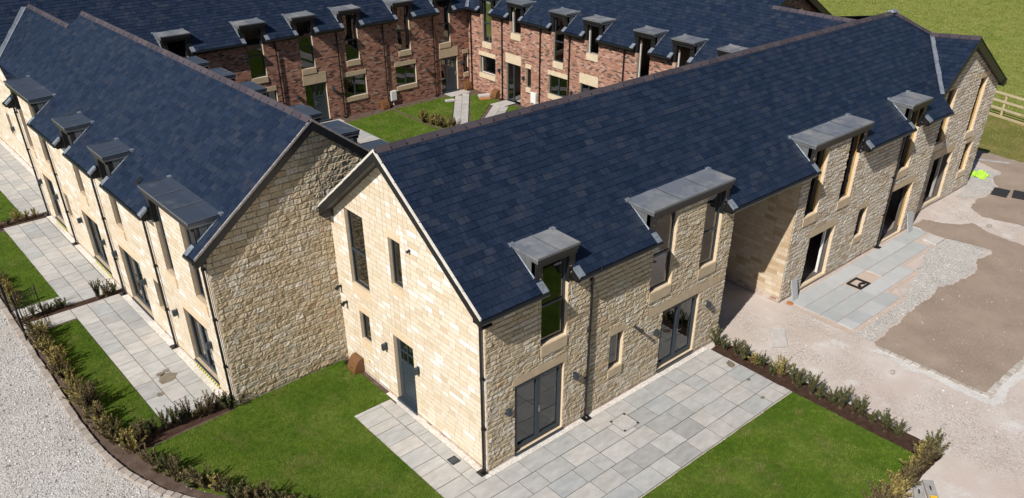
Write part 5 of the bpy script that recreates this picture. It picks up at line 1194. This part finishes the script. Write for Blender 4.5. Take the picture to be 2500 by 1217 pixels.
# courtyard odds and ends
for i, (x, y, z, m_) in enumerate(((21.05, 26.2, .0, 'brick'), (20.75, 25.75, .0, 'rust'))):
    mb = MB(); mb.box(-.34, .34, -.2, .2, 0, (.12 if i == 0 else .06)); o = mb.build('paving_stack', 'concrete' if i == 0 else 'rust', bevel=.006); o.location = (x, y, .02); o.rotation_euler = (0, 0, R(-20)); tag(o, 'low stack of pale slabs by the courtyard path' if i == 0 else 'orange clay slab beside the courtyard path', 'slab stack')
mb = MB(); mb.box(-.28, .28, -.14, .14, 0, .10); o = mb.build('paving_slab', 'concrete', bevel=.005); o.location = (18.85, 26.75, .02); o.rotation_euler = (0, 0, R(-15)); tag(o, 'single pale block on the courtyard lawn, left of the path', 'block')
# a stray sett and stones on the drive
def stone(x, y, s, mat, label, seed):
    r = random.Random(seed); mb = MB(); n = 9; rings = []
    for z, k in ((0, .8), (.35, 1), (.75, .85), (1, .4)): rings.append([(s*k*math.cos(2*math.pi*i/n)*r.uniform(.8, 1.15), s*.7*k*math.sin(2*math.pi*i/n)*r.uniform(.8, 1.15), z*s*.7) for i in range(n)])
    for a, b in zip(rings, rings[1:]):
        for i in range(n): mb.poly([a[i], a[(i+1) % n], b[(i+1) % n], b[i]])
    mb.poly(rings[-1]); o = mb.build('stone', mat); o.location = (x, y, 0); o.rotation_euler = (0, 0, r.uniform(0, 6)); tag(o, label, 'stone')
stone(12.25, -4.75, .12, 'settgrey', 'loose kerb stone on the drive short of the cobble edge', 1)
stone(25.45, -2.2, .14, 'sett', 'brown stone on the pale track between two soil patches', 2)
stone(15.6, -2.95, .09, 'sett', 'dark stone on loose rubble below the blue-grey patio', 3)

# iron gate and railings at the path
g = empty('iron_gate', (*A2w(-3.35, 9.05), 0), TH); tag(g, 'black iron gate standing open across the garden path', 'gate')
def bars(parent, x0, y0, x1, y1, h, n, z0=.08):
    d = Vector((x1-x0, y1-y0, 0)); mb = MB()
    for z in (z0+.06, h*.82, h*.93): mb.tube([(x0, y0, z), (x1, y1, z)], .012, 5)
    for i in range(1, n):
        p = Vector((x0, y0, 0))+d*i/n; mb.tube([(p.x, p.y, z0), (p.x, p.y, h+.04), (p.x, p.y, h+.1)], [.009, .009, .001], 5)
    return mb.build('bars', 'gloss', parent)
bars(g, .06, .0, .70, .26, .95, 8)
mb = MB(); mb.tube([(.72, .27, .04), (.72, .27, 1.06)], .022, 8); mb.build('stile', 'gloss', g); mb = MB(); mb.tube([(.05, .0, .05), (.05, .0, 1.06)], .02, 8); mb.build('stile', 'gloss', g)
r_ = empty('railing', (*A2w(-3.46, 8.4), 0), TH); tag(r_, 'short black iron railing between gate and kerbside hedge', 'railing')
bars(r_, .05, .55, -.08, -.75, .85, 9); mb = MB()
for x, y in ((.06, .6), (-.09, -.8)): mb.box(x-.035, x+.035, y-.035, y+.035, 0, 1.05)
mb.build('post', 'gloss', r_)
r_ = empty('gate_post', (*A2w(-3.47, 10.0), 0), TH); mb = MB(); mb.box(-.04, .04, -.04, .04, 0, 1.08); mb.box(-.05, .05, -.05, .05, 1.08, 1.10); p_ = mb.build('post', 'gloss', r_); mb = MB(); mb.tube([(0, 0, 1.10), (0, 0, 1.15)], [.045, .01], 8); mb.build('finial', 'gloss', r_)
tag(r_, 'black square gate post on the far side of the garden path', 'post')

# post and rail fence across the field edge
f_ = empty('rail_fence', (41.1, 3.0, 0)); tag(f_, 'timber post and rail fence between worn turf and pasture', 'fence')
d = Vector((-.29, -1, 0)).normalized()
for z in (.42, .84, 1.27):
    mb = MB(); s = -14
    while s < 16:
        a, b = d*s, d*(s+3.6); n = Vector((d.y, -d.x, 0)); mb.hexa([tuple(p+n*q+Vector((0, 0, zz))) for zz in (z-.06, z+.06) for p, q in ((a, -.02), (b, -.02), (b, .02), (a, .02))]); s += 3.61
    mb.build('rail', 'timber', f_)
s = -13.35
while s < 16:
    p = d*s; mb = MB(); mb.hexa([tuple(p+Vector((x, y, z))) for z in (-.1, 1.2) for x, y in ((.02, -.06), (.14, -.06), (.14, .06), (.02, .06))]); mb.build('post', 'timber', f_); s += 1.8
mb = MB(); a, b = d*-14, d*16; mb.hexa([tuple(p+Vector((q, 0, z))) for z in (-.05, .10) for p, q in ((a, -.26), (b, -.26), (b, -.10), (a, -.10))]); mb.build('gravel_board', 'timber', f_)
